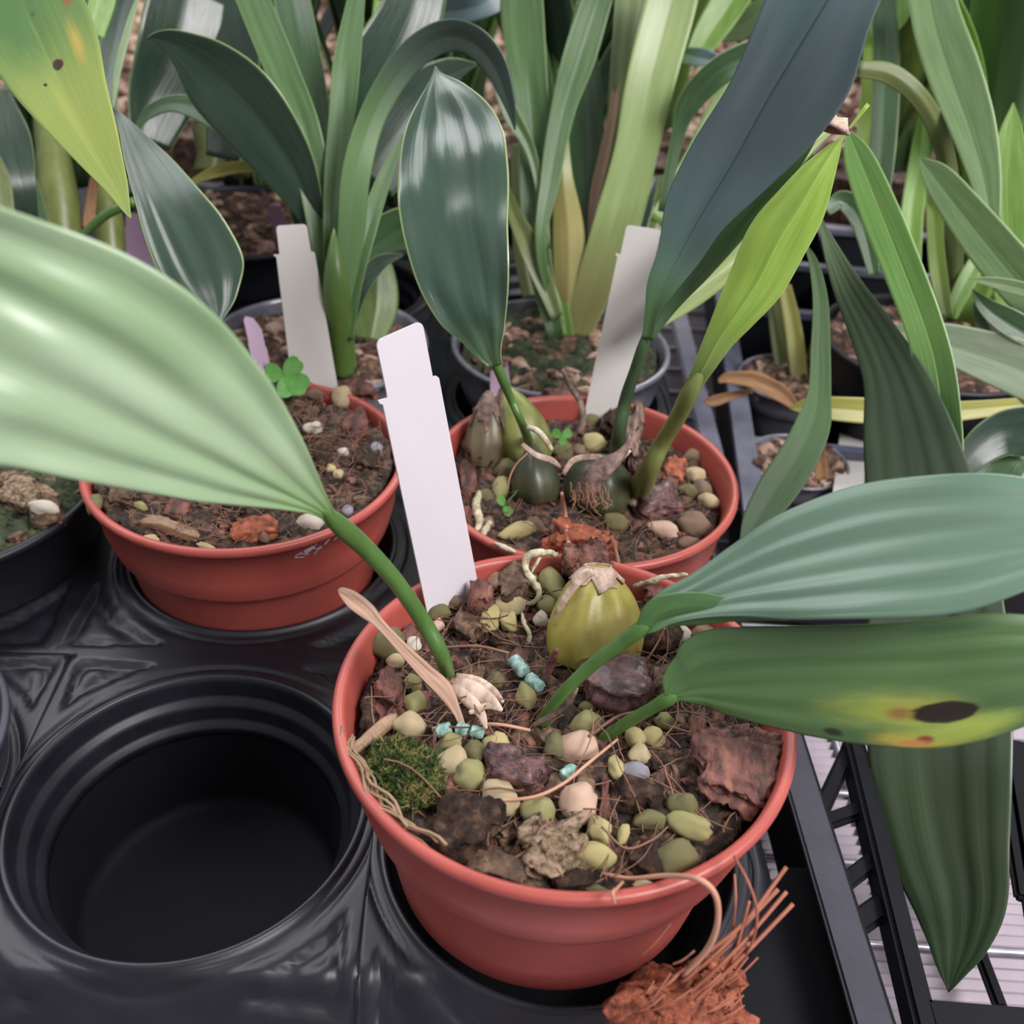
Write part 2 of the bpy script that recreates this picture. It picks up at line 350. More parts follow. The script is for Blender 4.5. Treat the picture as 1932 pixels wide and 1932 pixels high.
# ------------------------------------------------------------------ setting: floor, bench liner and wires
b = bmesh.new(); box_bm(b, (0, 3, -.52), (6, 0, 0), (0, 5, 0), (0, 0, .01))
tag(link('floor', b, M['floor'], smooth=False), kind='structure')
b = bmesh.new(); box_bm(b, (0, 7.5, 1.2), (6, 0, 0), (0, .02, 0), (0, 0, 1.75))
tag(link('wall_back', b, mat_noise('pale_wall', ['a8a6ac', 'c4c2c8'], 2, .8, 0), smooth=False), kind='structure')
# corrugated pale liner of the bench
b = bmesh.new(); nx, x0, x1, y0, y1, st = 4, -1.3, 1.6, -.25, 2.1, .0045
ny = int((y1 - y0) / (st / 2)); rows = []
for j in range(ny + 1):
    y = y0 + j * st / 2; rows.append([b.verts.new((x0 + (x1 - x0) * i / nx, y, -.0075 + (.0022 if j % 2 else 0))) for i in range(nx + 1)])
for j in range(ny):
    for i in range(nx): b.faces.new((rows[j][i], rows[j][i + 1], rows[j + 1][i + 1], rows[j + 1][i]))
bench = thing('bench', (0, .9, -.012), 'wire mesh greenhouse bench top with pale ribbed liner under the black trays', 'bench')
solid(link('liner', b, M['sheet'], bench, smooth=False), .002)
def wires(name, horiz):
    b = bmesh.new()
    if horiz:
        for k in range(60):
            y = -.2 + k * .034
            tube_bm(b, [Vector((-1.25, y, -.002)), Vector((1.55, y, -.002))], [.0016] * 2, 6)
    else:
        for k in range(36):
            x = -1.2 + k * .075
            tube_bm(b, [Vector((x, -.2, -.0045)), Vector((x, 2.05, -.0045))], [.0018] * 2, 6)
    tag(link(name, b, M['wire'], bench), kind='stuff')
wires('cross_wires', True); wires('long_wires', False)
# ------------------------------------------------------------------ pot tray with round cups
TZ = .06; PIT = .136; GR = math.radians(3.5); G0 = Vector((-.0985, .2045, TZ))
GX = Vector((math.cos(GR), math.sin(GR), 0)); GY = Vector((-math.sin(GR), math.cos(GR), 0))
def cell(i, j): return G0 + GX * PIT * i + GY * PIT * j
CUPS = []
def tray():
    b = bmesh.new(); prof = [(.0, -.019), (.0474, -.0205), (.0480, -.0172), (.0500, -.0160), (.0506, -.0145), (.0512, -.0105), (.0518, -.0085), (.0538, -.0075), (.0543, -.0060), (.0550, -.001), (.0555, .0012), (.0562, .0018), (.0570, .0012), (.0578, 0)]
    nr = 14; vm = {}
    def W(x, y, z): return b.verts.new(G0 + GX * x + GY * y + Vector((0, 0, z)))
    for ci in range(-2, 2):
        for ri in range(0, 5):
            cx, cy = ci * PIT, ri * PIT; sub = 160 if ri < 2 else 64; rings = []
            X0, X1, Y0, Y1 = -PIT / 2, PIT / 2, -PIT / 2, PIT / 2
            if ri == 0 and ci == 0: X0, X1 = -.0597, .0597
            if ri == 0 and ci == -1: cx += .0165; X1 = .0597; X0 -= .0165
            if ri == 0 and ci == 1: cx -= .0165; cy -= .012; X0 = -.0597; Y0 = -.060; Y1 += .012
            if ci == 1: X1 = .0615
            for r, z in prof[1:]: rings.append([W(cx + r * math.cos(2 * math.pi * k / sub), cy + r * math.sin(2 * math.pi * k / sub), z) for k in range(sub)])
            for q in range(1, nr + 1):
                rg = []
                for k in range(sub):
                    a = 2 * math.pi * k / sub; c, s = math.cos(a), math.sin(a)
                    e = min((X1 if c > 0 else -X0) / max(abs(c), .001), (Y1 if s > 0 else -Y0) / max(abs(s), .001))
                    if ci == 1 and ri == 0 and c > 0 and s < 0: e = min(e, .0625)
                    r = .0578 + (e - .0578) * q / nr; x, y = cx + r * c, cy + r * s; hz = 0
                    if q < nr:
                        hz -= .0010 * math.exp(-((r - .0612) / .0010) ** 2)
                        corner = min(abs(c), abs(s)) / max(abs(c), abs(s))
                        if corner > .5 and r > .068 and r < e - .006: hz -= .0022
                        if corner > .62 and r > .073 and r < e - .010: hz += .0016
                    if ri == 0 and y < -.0575: hz -= (-.0575 - y) * 1.35
                    hz += .0003 * noise.noise(Vector((x * 30, y * 30, 2)))
                    if q == nr:
                        key = (round(x, 4), round(y, 4))
                        if key not in vm: vm[key] = W(x, y, hz)
                        rg.append(vm[key])
                    else: rg.append(W(x, y, hz))
                rings.append(rg)
            CUPS.append(G0 + GX * cx + GY * cy)
            for i in range(len(rings) - 1):
                for k in range(sub):
                    try: b.faces.new((rings[i][k], rings[i][(k + 1) % sub], rings[i + 1][(k + 1) % sub], rings[i + 1][k]))
                    except ValueError: pass
    bd = [e for e in b.edges if len(e.link_faces) == 1 and min((e.verts[0].co - q).to_2d().length for q in CUPS) > .055]
    for dx, dz in ((.0035, -.0015), (.0045, -.006), (.004, -.036)):
        g = bmesh.ops.extrude_edge_only(b, edges=bd); bd = [x for x in g['geom'] if isinstance(x, bmesh.types.BMEdge) and len(x.link_faces) == 1]
        mid = G0 + GX * PIT * -.5 + GY * PIT * 2
        for v in [x for x in g['geom'] if isinstance(x, bmesh.types.BMVert)]:
            d = v.co - mid; d.z = 0; lx, ly = d.dot(GX), d.dot(GY)
            n = GX * (1 if lx > 0 else -1) if abs(lx) / 2 > abs(ly) / 2.5 else GY * (1 if ly > 0 else -1)
            v.co += n * dx * .8 + Vector((0, 0, dz))
    return b
M['deepblack'] = mat_noise('black_plastic_and_cup_shade', ['08090e', '0e1016'], 40, .7, .1, .0002, 200, spec=.25)  # crate and wall black; inside the cups it paints in the recess shade
to = link('pot_tray', tray(), M['black']); solid(to, .0008)
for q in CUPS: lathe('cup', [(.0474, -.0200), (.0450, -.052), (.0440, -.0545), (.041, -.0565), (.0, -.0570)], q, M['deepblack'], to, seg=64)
tag(to, 'black moulded plastic pot tray with rows of round cups, one cup at the front empty', 'tray')
def bar_bm(b, P, Q, wdt, h, side=None):
    P, Q = Vector(P), Vector(Q); T = (Q - P); s = Vector((T.y, -T.x, 0)).normalized() * wdt / 2
    box_bm(b, (P + Q) / 2 - Vector((0, 0, h / 2)), T / 2, s, (0, 0, h / 2))
def barpx(name, pxs, Z, wdt, h, mat, parent, bev=.0015):
    b = bmesh.new(); bar_bm(b, on(*pxs[0], Z), on(*pxs[1], Z), wdt, h)
    bmesh.ops.bevel(b, geom=list(b.edges), offset=min(bev, h * .3, wdt * .3), segments=2, affect='EDGES')
    return link(name, b, mat, parent, smooth=False)
# slim tray standing right of the pots: grey flange bar with a dark wall on its near side
fr = thing('flat_tray', on(1600, 1650, 0), 'dark grey plastic tray edge with a broad flat flange running down beside the front pot', 'tray')
barpx('flange', [(1462, 1310), (1668, 1990)], .058, .0112, .003, M['frame'], fr)
def wallq(name, p0, p1, z0, z1, off, mat, parent, th=.002):
    P, Q = on(*p0, z1), on(*p1, z1); T = (Q - P).normalized(); s = Vector((T.y, -T.x, 0)) * off; b = bmesh.new()
    c = (P + Q) / 2 + s; c.z = (z0 + z1) / 2
    box_bm(b, c, (Q - P) / 2, s.normalized() * th / 2 if off else Vector((T.y, -T.x, 0)) * th / 2, (0, 0, (z1 - z0) / 2)); return link(name, b, mat, parent, smooth=False)
wallq('side_wall', (1462, 1310), (1668, 1990), .0, .057, -.0052, M['deepblack'], fr)
b = bmesh.new(); v = [b.verts.new(on(x, y, .040)) for x, y in ((1482, 1640), (1560, 1640), (1700, 2000), (1200, 2000), (1330, 1800), (1420, 1700))]
b.faces.new(v); ish = link('inner_shelf', b, M['deepblack'], fr, smooth=False); solid(ish, .002)
# open mesh crate standing to the right
cr = thing('mesh_crate', on(1750, 1800, 0), 'black open-sided plastic crate at the lower right with thin slanting bars', 'crate')
for nm, p, q, wd, h, z in [('rim_bar', (1612, 1380), (1766, 1990), .0072, .012, .05), ('rim_bar', (1752, 1912), (2100, 1940), .010, .012, .05), ('brace', (1606, 1405), (1548, 1530), .006, .004, .045), ('brace', (1632, 1520), (1552, 1548), .006, .004, .045), ('brace', (1655, 1615), (1590, 1665), .006, .003, .045), ('brace', (1672, 1700), (1615, 1740), .008, .004, .045),
    ('cross_bar', (1838, 1755), (1893, 1900), .0045, .004, .012), ('cross_bar', (1905, 1390), (1960, 1700), .014, .004, .04), ('cross_bar', (1905, 1450), (1985, 1950), .004, .004, .04)]:
    barpx(nm, [p, q], z, wd, h, M['deepblack'], cr)
# seed trays further back, each a black frame of square cells
def cell_tray(name, o, ax, ay, nx, ny, cs, z, h, label):
    t = thing(name, Vector((o[0], o[1], 0)), label, 'tray'); b = bmesh.new(); ax, ay = Vector(ax).normalized(), Vector(ay).normalized(); o = Vector((o[0], o[1], z)); wd = .0065
    for i in range(nx + 1): bar_bm(b, o + ax * cs * i - ay * wd / 2, o + ax * cs * i + ay * (cs * ny + wd / 2), wd if 0 < i < nx else wd * 1.7, .0045)
    for j in range(ny + 1): bar_bm(b, o - Vector((0, 0, .0004)) + ay * cs * j - ax * wd / 2, o - Vector((0, 0, .0004)) + ay * cs * j + ax * (cs * nx + wd / 2), wd if 0 < j < ny else wd * 1.7, .0045)
    link('rim', b, M['tray_rim'], t, smooth=False)
    b = bmesh.new()
    for i in range(nx + 1): c = o + ax * cs * i + ay * cs * ny / 2; c.z = z - .0045 - h / 2; box_bm(b, c, ax * .0012, ay * cs * ny / 2, (0, 0, h / 2))
    for j in range(ny + 1): c = o + ay * cs * j + ax * cs * nx / 2; c.z = z - .0045 - h / 2; box_bm(b, c, ay * .0012, ax * cs * nx / 2, (0, 0, h / 2))
    c = o + ax * cs * nx / 2 + ay * cs * ny / 2; c.z = z - h; box_bm(b, c, ax * cs * nx / 2, ay * cs * ny / 2, (0, 0, .001))
    link('cells', b, M['blackpot'], t, smooth=False); return t
M['tray_rim'] = mat_noise('worn_tray_rim', ['4c4c5c', '6c6c80'], 60, .35, .2, .0003, 200)
A = on(1432, 1010, .055); B_ = on(1385, 690, .055); ayd = (B_ - A).normalized(); ayd.z = 0
cell_tray('cell_tray', (A.x, A.y), (ayd.y, -ayd.x, 0), ayd, 4, 5, .088, .055, .045, 'black tray of square cells to the right behind the rear right pot')
barpx('edge_strip', [(1272, 560), (1372, 960)], .05, .012, .004, M['tray_rim'], tag(thing('strip_tray', on(1320, 780, 0), 'narrow grey tray edge beside the pink-lit bench wires', 'tray')))
# ------------------------------------------------------------------ the three terracotta coloured pots
RR = .0635
POTP = [(.0600, -.0022), (.0605, -.0006), (.0615, .0), (.0630, -.0003), (.0635, -.0012), (.0635, -.0024), (.0628, -.0036), (.0614, -.0042), (.0606, -.010), (.0592, -.012), (.0588, -.020), (.0567, -.0285), (.0562, -.0298), (.0540, -.0310), (.0532, -.0325), (.0492, -.056), (.0474, -.0675), (.0455, -.0698), (.0, -.0698)]
POTI = [(.0, -.066), (.044, -.066), (.0460, -.063), (.0515, -.034), (.0555, -.029), (.0582, -.012), (.0600, -.0022)]
def pot(name, c, mat, label, cat='pot', group=None, k=1.0):
    full = POTI[:-1] + POTP
    o = lathe(name, [(r * k, z * k) for r, z in full], c, mat); return tag(o, label, cat, group)
FP = Vector((.0176, .1952, .1303)); LP = Vector((-.1077, .3354, .1104)); RP = Vector((.0284, .3443, .1068))
pot('plant_pot', FP, M['pot'], 'reddish-brown plastic pot nearest the camera, holding the yellow pseudobulb', group=None)
lp = pot('plant_pot', LP, M['pot'], 'reddish-brown plastic pot at the left behind the empty cup, with a scuffed rim')
pot('plant_pot', RP, M['pot'], 'reddish-brown plastic pot at the back right, behind the front pot')
# scuff mark on the left pot
b = bmesh.new(); rnd = random.Random(4)
for k in range(16):
    a = math.radians(-52 + rnd.uniform(-9, 9)); z = -.0068 + rnd.uniform(-.0016, .0012) + (a + .9) * .004; r = .06125 - (z + .0042) * -.02
    p = Vector((LP.x + r * math.cos(a), LP.y + r * math.sin(a), LP.z + z)); t_ = Vector((-math.sin(a), math.cos(a), rnd.uniform(-.6, .9))).normalized()
    n_ = Vector((math.cos(a), math.sin(a), .1)).normalized(); box_bm(b, p, t_ * rnd.uniform(.0006, .0022), t_.cross(n_) * rnd.uniform(.00008, .0003), n_ * .00006)
link('scuff', b, mat_noise('scuff_grey', ['8d8088', 'a99aa4'], 300, .6, 0), lp, smooth=False)['label'] = 'pale scuff under the rim'
# black pots
LBP = cell(-1, 1) + Vector((.004, -.002, .0)); LBP.z = .093
pot('plant_pot', LBP, M['blackpot'], 'black plastic pot at the left edge of the photo beside the scuffed reddish pot', k=1.08)
E2 = G0 - GX * .1195; E2.z = .080
pot('plant_pot', E2 + Vector((.004, .004, 0)), M['frame'], 'dark grey pot only just entering the left edge beside the empty cup', k=.90)
M['clearpot'] = mat_noise('grey_clear_pot', ['5d5d68', '85858f'], 60, .15, .1, .0003, 200, coat=.6)
BP = cell(1, 2) + Vector((0, .006, .032)); BPk = .93
pot('plant_pot', BP, M['clearpot'], 'grey clear-rimmed pot behind the rear right pot, holding the tall pale-stemmed plant', k=BPk)
AP = cell(0, 2) + Vector((.006, .004, .030)); APk = .93
pot('plant_pot', AP, M['clearpot'], 'dark pot with a shiny rim behind the left tag, holding the dark fan of leaves', k=APk)
DP = cell(-1, 3) + Vector((.07, .02, .04)); pot('plant_pot', DP, M['blackpot'], 'black pot of bark in the background left of the rear left tag', k=1.05)
CP3 = cell(-1, 2) + Vector((.010, .0, .035)); pot('plant_pot', CP3, M['clearpot'], 'dark pot with a shiny curved rim behind the drooping dark leaf', k=.95)
EP = on(1492, 712, .06); pot('plant_pot', EP, M['clearpot'], 'small clear pot in the cell tray holding the yellow-stemmed plant', k=.48)
FP2 = on(1505, 868, .055); pot('plant_pot', FP2, M['clearpot'], 'small clear pot nearest in the cell tray behind the ragged leaf', k=.42)
GP = on(1760, 640, .09); pot('plant_pot', GP, M['blackpot'], 'black pot at the right holding the dense bright green straps', k=1.0)
# ------------------------------------------------------------------ potting mix
def soil(c, z, r, mat, label, seed, amp=.003, chips=200, cs=(.001, .004), mats=None, mound=0, name='potting_mix', res=56):
    b = bmesh.new(); n = res; vs = {}
    for i in range(-n, n + 1):
        for j in range(-n, n + 1):
            x, y = i / n, j / n; d = math.hypot(x, y)
            if d > 1.0: continue
            h = amp * (noise.noise(Vector((x * 5, y * 5, seed))) + .7 * noise.noise(Vector((x * 13, y * 13, seed))) + .4 * noise.noise(Vector((x * 34, y * 34, seed)))) + mound * (1 - d * d)
            vs[i, j] = b.verts.new((c.x + x * r, c.y + y * r, z + h))
    for (i, j) in list(vs):
        q = [vs.get(k) for k in ((i, j), (i + 1, j), (i + 1, j + 1), (i, j + 1))]
        if all(q): b.faces.new(q)
    o = solid(link(name, b, mat), .004); tag(o, label, 'soil', kind='stuff')
    rnd = random.Random(seed); mats = mats or ['bark_dark', 'bark_brown', 'bark_red']
    for mi, mn in enumerate(mats):
        b = bmesh.new()
        for k in range(chips // len(mats)):
            a = rnd.uniform(0, 6.283); d = math.sqrt(rnd.random()) * (r - .004); x, y = c.x + d * math.cos(a), c.y + d * math.sin(a)
            l = rnd.uniform(*cs); th = rnd.uniform(0, 6.283); tl = rnd.uniform(-.6, .6)
            ax = Vector((math.cos(th) * math.cos(tl), math.sin(th) * math.cos(tl), math.sin(tl))) * l; ay = Vector((-math.sin(th), math.cos(th), rnd.uniform(-.4, .4))).normalized() * l * rnd.uniform(.3, .8)
            az = ax.cross(ay).normalized() * l * rnd.uniform(.2, .45)
            chunk_bm(b, (x, y, z + mound * (1 - (d / r) ** 2) + rnd.uniform(0, .0025)), ax, ay, az, seed=k * 1.7, sub=1 if l < .0025 else 2, nz=.25)
        tag(link('bark_bits', b, M[mn], o, smooth=False), kind='stuff')
    return o
def fibres(name, c, z, r, n, mat, label, seed, L=(.008, .03), rad=.00016, top=.004, parent=None):
    b = bmesh.new(); rnd = random.Random(seed)
    for k in range(n):
        a = rnd.uniform(0, 6.283); d = math.sqrt(rnd.random()) * r; p = Vector((c.x + d * math.cos(a), c.y + d * math.sin(a), z + rnd.uniform(.0005, top)))
        th = rnd.uniform(0, 6.283); l = rnd.uniform(*L); P = [p]; el = rnd.uniform(-.25, .45)
        for q in range(7):
            th += rnd.uniform(-.35, .35); el += rnd.uniform(-.25, .18); nx = P[-1] + Vector((math.cos(th) * math.cos(el), math.sin(th) * math.cos(el), math.sin(el))) * l / 7
            if (Vector((nx.x, nx.y)) - Vector((c.x, c.y))).length > r: break
            nx.z = max(nx.z, z + .0003); P.append(nx)
        if len(P) > 2: tube_bm(b, P, [rad * rnd.uniform(.6, 1.5)] * len(P), 4, False)
    o = link(name, b, mat, parent); return tag(o, label, 'fibres' if label else None, kind='stuff')
FZ, LZ, RZ = .1205, .1045, .0945
soil(FP, FZ - .001, .0572, M['soil'], 'dark barky potting mix filling the front pot', 3, .0028, 800, (.0010, .0045))
soil(LP, LZ, .0580, M['soil'], 'dark fibrous potting mix filling the left reddish pot', 5, .003, 800, (.0008, .0036))
soil(RP, RZ, .0570, M['soil'], 'dark potting mix filling the rear right pot', 8, .003, 600, (.0008, .0036))
soil(LBP, .088, .0640, M['moss_dark'], 'mossy dark potting mix in the black pot at the left edge', 9, .005, 160, (.0015, .005), ['bark_dark', 'bark_brown'])
fibres('coir_fibres', FP, FZ + .001, .056, 380, M['fibre'], 'thin brown coir fibres over the front pot mix', 1, rad=.00018)
fibres('coir_fibres', LP, LZ + .001, .057, 800, M['fibre'], 'tangled brown coir fibres over the left pot mix', 2, L=(.005, .022), rad=.00015)
fibres('coir_fibres', RP, RZ + .001, .055, 320, M['fibre'], 'fine coir fibres over the rear right pot mix', 3, L=(.006, .022), rad=.00014)
def bsoil(c, k, dz, label, seed, mat='soil2'):
    soil(Vector((c.x, c.y, 0)), c.z - dz, .0585 * k, M[mat], label, seed, .005, 110, (.003, .007), ['bark_brown', 'chip_pale'], res=30)
M['chip_pale'] = mat_noise('pale_bark_chips', ['6a4c3e', 'a58470', 'cbb09c'], 90, .7, 1, .001, 500)
bsoil(BP, BPk, .008, 'brown mossy potting mix around the tall pale-stemmed plant', 21, 'moss_dark')
bsoil(AP, APk, .008, 'bark potting mix under the dark fan of leaves', 22)
bsoil(DP, 1.05, .006, 'pale bark chips filling the black pot in the background', 23)
bsoil(CP3, .95, .006, 'dark mix in the shiny-rimmed pot behind the drooping dark leaf', 24)
bsoil(EP, .48, .004, 'bark mix in the small clear pot with the yellow-stemmed plant', 25)
bsoil(FP2, .42, .004, 'bark mix in the small clear pot behind the ragged leaf', 26)
bsoil(GP, 1.0, .006, 'bark mix in the black pot under the dense bright straps', 27)
# ------------------------------------------------------------------ pebbles: (px, py, rx, ry, colour, where)
SM = [stone_me(i, 3, .30, (1, 1, 1)) for i in range(12)]
def pebbles(tab, Z, zc, group):
    rnd = random.Random(hash(len(tab)) % 97 + 5)
    for k, (px, py, rx, ry, col, where) in enumerate(tab):
        p = on(px, py, Z); d = dep(p); a, b_ = rx * d / F_PX, ry * d / F_PX
        el = math.asin((CP - p).normalized().z)                 # steepness of view
        az = min(a * .85, b_ * 1.05); ce, se = math.cos(el), math.sin(el)
        bb = min(math.sqrt(max(b_ * b_ - (az * ce) ** 2, (b_ * .45) ** 2)) / se, a * 1.6)
        me = SM[(k * 5 + len(tab)) % 12]
        o = bpy.data.objects.new('pebble', me.copy()); COL.objects.link(o); o.data.materials.append(M['peb_' + col])
        o.data.polygons.foreach_set('use_smooth', [True] * len(o.data.polygons))
        o.location = p + Vector((0, 0, az * .12)); o.scale = (a * 1.22, bb * 1.25, az * 1.25); o.rotation_euler = (rnd.uniform(-.3, .3), rnd.uniform(-.3, .3), rnd.uniform(-.4, .4))
        tag(o, PN[col] + ' pebble ' + where, 'pebble', group)
FT = [
 (732, 1217, 32, 27, 'o', 'large, under the dry club-shaped leaf by the left rim'),
 (781, 1217, 13, 12, 'w', 'small, between the dry club-shaped leaf and the tall stem'),
 (745, 1247, 15, 12, 't', 'small, just in front of the large olive one at the left rim'),
 (778, 1289, 17, 15, 'g', 'touching the right side of the dry leaf stalk'),
 (781, 1326, 19, 20, 'g', 'left of the dry leaf stalk above the large tan one'),
 (773, 1373, 29, 24, 't', 'large, just above the moss cushion'),
 (848, 1401, 21, 14, 'g', 'directly below the left turquoise pellet'),
 (898, 1419, 19, 21, 'o', 'between two pale ones below the turquoise pellets'),
 (937, 1409, 23, 22, 'y', 'right of the turquoise pellets, above the striped bark'),
 (856, 1438, 27, 25, 't', 'lumpy, touching the top right of the moss cushion'),
 (887, 1466, 28, 25, 'g', 'rounded, at the right edge of the moss cushion'),
 (947, 1510, 34, 28, 't', 'broad heart-shaped, below the striped bark piece'),
 (1016, 1535, 29, 26, 'g', 'round, right of the broad heart-shaped tan one'),
 (1091, 1521, 33, 30, 'p', 'large with a pink side, in the front middle of the pot'),
 (1087, 1410, 33, 29, 'p', 'largest, just below the lower leaf stalk'),
 (1048, 1407, 20, 20, 'o', 'half buried at the left of the largest pinkish one'),
 (1128, 1568, 20, 24, 'y', 'bumpy, just above the long knobbly yellow one'),
 (1122, 1617, 40, 23, 'y', 'long knobbly, beside the sandy lump'),
 (1108, 1366, 27, 18, 'g', 'pitted, between the two leaf stalks'),
 (1200, 1393, 19, 16, 'y', 'left one of a touching pair below the lower stalk'),
 (1232, 1392, 19, 17, 'y', 'right one of a touching pair below the lower stalk'),
 (1206, 1423, 18, 17, 't', 'below the touching yellow pair'),
 (1164, 1452, 14, 22, 'y', 'narrow, left of the grey porous one'),
 (1199, 1457, 23, 16, 'k', 'porous and crumbly, right of centre'),
 (1289, 1523, 27, 21, 'o', 'upper of two stacked below the big fibrous bark'),
 (1299, 1561, 40, 19, 'g', 'flat and wide, lower of two stacked below the big fibrous bark'),
 (1271, 1620, 36, 31, 'o', 'very large, closest to the front right rim'),
 (1226, 1547, 30, 16, 'o', 'half buried below the shiny dark bark'),
 (1324, 1196, 18, 17, 'b', 'between the two right-hand leaves at the back rim'),
 (1285, 1197, 18, 14, 'w', 'at the right rear under the upper leaf'),
 (1297, 1229, 12, 11, 'w', 'small and rough, above the base of the lower leaf'),
 (1042, 1103, 23, 27, 'g', 'upright, left behind the yellow pseudobulb'),
 (1032, 1145, 18, 17, 'g', 'leaning on the left side of the yellow pseudobulb'),
 (1021, 1169, 13, 13, 'w', 'small, tucked at the left foot of the yellow pseudobulb'),
 (921, 1170, 19, 22, 'y', 'upright, below the dark red bark behind the fibres'),
 (965, 1145, 27, 20, 't', 'below the dark brown bark at the back'),
 (960, 1173, 16, 17, 'y', 'small, in front of the tan one at the back'),
 (936, 1098, 16, 16, 'p', 'at the foot of the dark brown bark right of the tag'),
 (828, 1158, 19, 15, 'o', 'at the foot of the big white tag'),
 (862, 1138, 17, 12, 'b', 'right against the foot of the big white tag'),
 (825, 1181, 12, 11, 'p', 'small, just in front of the big white tag'),
 (993, 1316, 18, 24, 'g', 'upright, below the leaning turquoise pellet'),
 (936, 1284, 14, 12, 'o', 'small, left of the leaning turquoise pellet'),
 (705, 1497, 20, 15, 'o', 'half under the moss by the front left rim'),
 (1253, 1362, 16, 14, 'g', 'under the lower leaf base'),
 (1447, 1450, 15, 26, 't', 'standing between the big fibrous bark and the right rim'),
 (1217, 1672, 20, 9, 't', 'flat, pressed against the front rim right of middle'),
 (1132, 1683, 24, 9, 'o', 'flat, pressed against the front rim in the middle'),
 (1106, 1483, 17, 13, 'b', 'small, above the large pink-sided one'),
 (1176, 1575, 10, 17, 'y', 'tiny upright, right of the bumpy yellow one'),
 (1110, 1332, 15, 12, 'o', 'small, between the red block of bark and the lower stalk'),
]
LT = [
 (592, 811, 17, 12, 'w', 'bright, beside the edge of the big pale leaf'),
 (645, 753, 17, 16, 't', 'angular, below the foot of the left tag'),
 (647, 853, 9, 8, 'w', 'small, in the middle rear of the left pot'),
 (624, 885, 9, 9, 'y', 'small upper one of a touching pair in the left pot'),
 (637, 896, 9, 9, 't', 'small lower one of a touching pair in the left pot'),
 (708, 849, 13, 13, 'k', 'rough, near the front tag in the left pot'),
 (584, 988, 24, 14, 'w', 'large, at the front rim of the left pot beside the leaf stalk'),
 (179, 952, 14, 22, 'o', 'upright, at the left rim of the scuffed pot'),
 (265, 956, 13, 7, 'g', 'flat, below the big leaf in the left pot'),
 (277, 1020, 21, 9, 't', 'low, against the front left rim of the scuffed pot'),
 (391, 1033, 19, 6, 't', 'low, against the front middle rim of the scuffed pot'),
 (399, 941, 22, 9, 't', 'half hidden under the big leaf in the scuffed pot'),
 (497, 1015, 11, 9, 'b', 'small, in the coir tangle near the scuffed rim'),
 (655, 965, 10, 9, 'k', 'small, at the right rim of the scuffed pot by the big stalk'),
 (592, 745, 14, 9, 'b', 'at the foot of the left tag'),
]
RT = [
 (877, 805, 13, 11, 'b', 'at the rear left rim of the rear right pot'),
 (911, 858, 17, 13, 'p', 'left of the pseudobulbs in the rear right pot'),
 (955, 889, 22, 17, 'o', 'left shoulder of the dark green pseudobulb'),
 (945, 922, 16, 19, 'g', 'upright, left of the dark green pseudobulb'),
 (915, 938, 14, 12, 'o', 'beside the curled pale root near the tag'),
 (977, 1003, 33, 15, 'y', 'long mossy, at the front left of the rear right pot'),
 (1009, 990, 16, 11, 'b', 'behind the long mossy yellow one'),
 (1123, 839, 20, 17, 'y', 'bright mossy, behind the round dark pseudobulb'),
 (1063, 857, 19, 16, 'o', 'between the clover and the dark pseudobulbs'),
 (1093, 853, 12, 12, 'b', 'small, between the pseudobulbs'),
 (1113, 792, 16, 17, 'o', 'below the foot of the rear right tag'),
 (1306, 863, 17, 13, 'b', 'rearmost at the right rim of the rear right pot'),
 (1309, 898, 17, 15, 't', 'pale, right of the orange bark in the rear right pot'),
 (1297, 929, 17, 14, 'o', 'shaded, below the pale one by the right rim'),
 (1325, 923, 15, 14, 'b', 'shaded, touching the right rim'),
 (1338, 948, 19, 14, 't', 'by the right rim among loose fibres'),
 (1197, 944, 13, 17, 'r', 'pitted, right of the round dark pseudobulb'),
 (1253, 1001, 27, 16, 'p', 'bright, front right of the rear right pot'),
 (1313, 995, 31, 21, 'b', 'large flat, right of the bright pinkish one'),
 (1163, 988, 21, 16, 'o', 'in the dark gap at the front of the rear right pot'),
 (919, 987, 15, 9, 'b', 'near the front tag in the rear right pot'),
 (1300, 1029, 20, 12, 'b', 'dark, against the front right rim of the rear right pot'),
 (905, 775, 11, 10, 'b', 'beside the old shrivelled pseudobulb'),
]
pebbles(FT, FZ + .0030, 0, 'pebbles in the front pot')
pebbles(LT, LZ + .0030, 0, 'pebbles in the left pot')
pebbles(RT, RZ + .0030, 0, 'pebbles in the rear right pot')
b = on(82, 958, .098); pebbles([(82, 958, 24, 14, 'w', 'long pale, in the black pot at the left edge')], .098, 0, None)
# ------------------------------------------------------------------ bark pieces (px, py, half w, half h, rotation in the photo, material, height, where)
def bark(px, py, hw, hh, rot, mat, hz, Z, where, seed, ridges=0, tilt=0, lift=0, sub=7, nz=.22, cat='bark', name='bark_chunk'):
    p = on(px, py, Z + hz * .5 + lift); a = math.radians(rot); d = dep(p)
    q = on(px + math.cos(a) * hw, py + math.sin(a) * hw, p.z); r = on(px - math.sin(a) * hh, py + math.cos(a) * hh, p.z)
    ax, ay = q - p, r - p; ax *= .85; ay *= .85 
    ax.z += math.sin(math.radians(tilt)) * ax.length
    b = bmesh.new(); chunk_bm(b, p, ax, ay, Vector((0, 0, hz / 2)), seed, sub, nz, ridges)
    return tag(link(name, b, M[mat]), where, cat)
bark(1380, 1446, 84, 82, 12, 'bark_red', .007, FZ, 'big reddish fibrous bark slab beside the right rim of the front pot', 1, .7, -6, .002, sub=16, nz=.16)
bark(1165, 1293, 72, 44, 14, 'bark_purple', .010, FZ, 'reddish-purple block of bark in front of the yellow pseudobulb', 2, .15, 0, .002, sub=8, nz=.14)
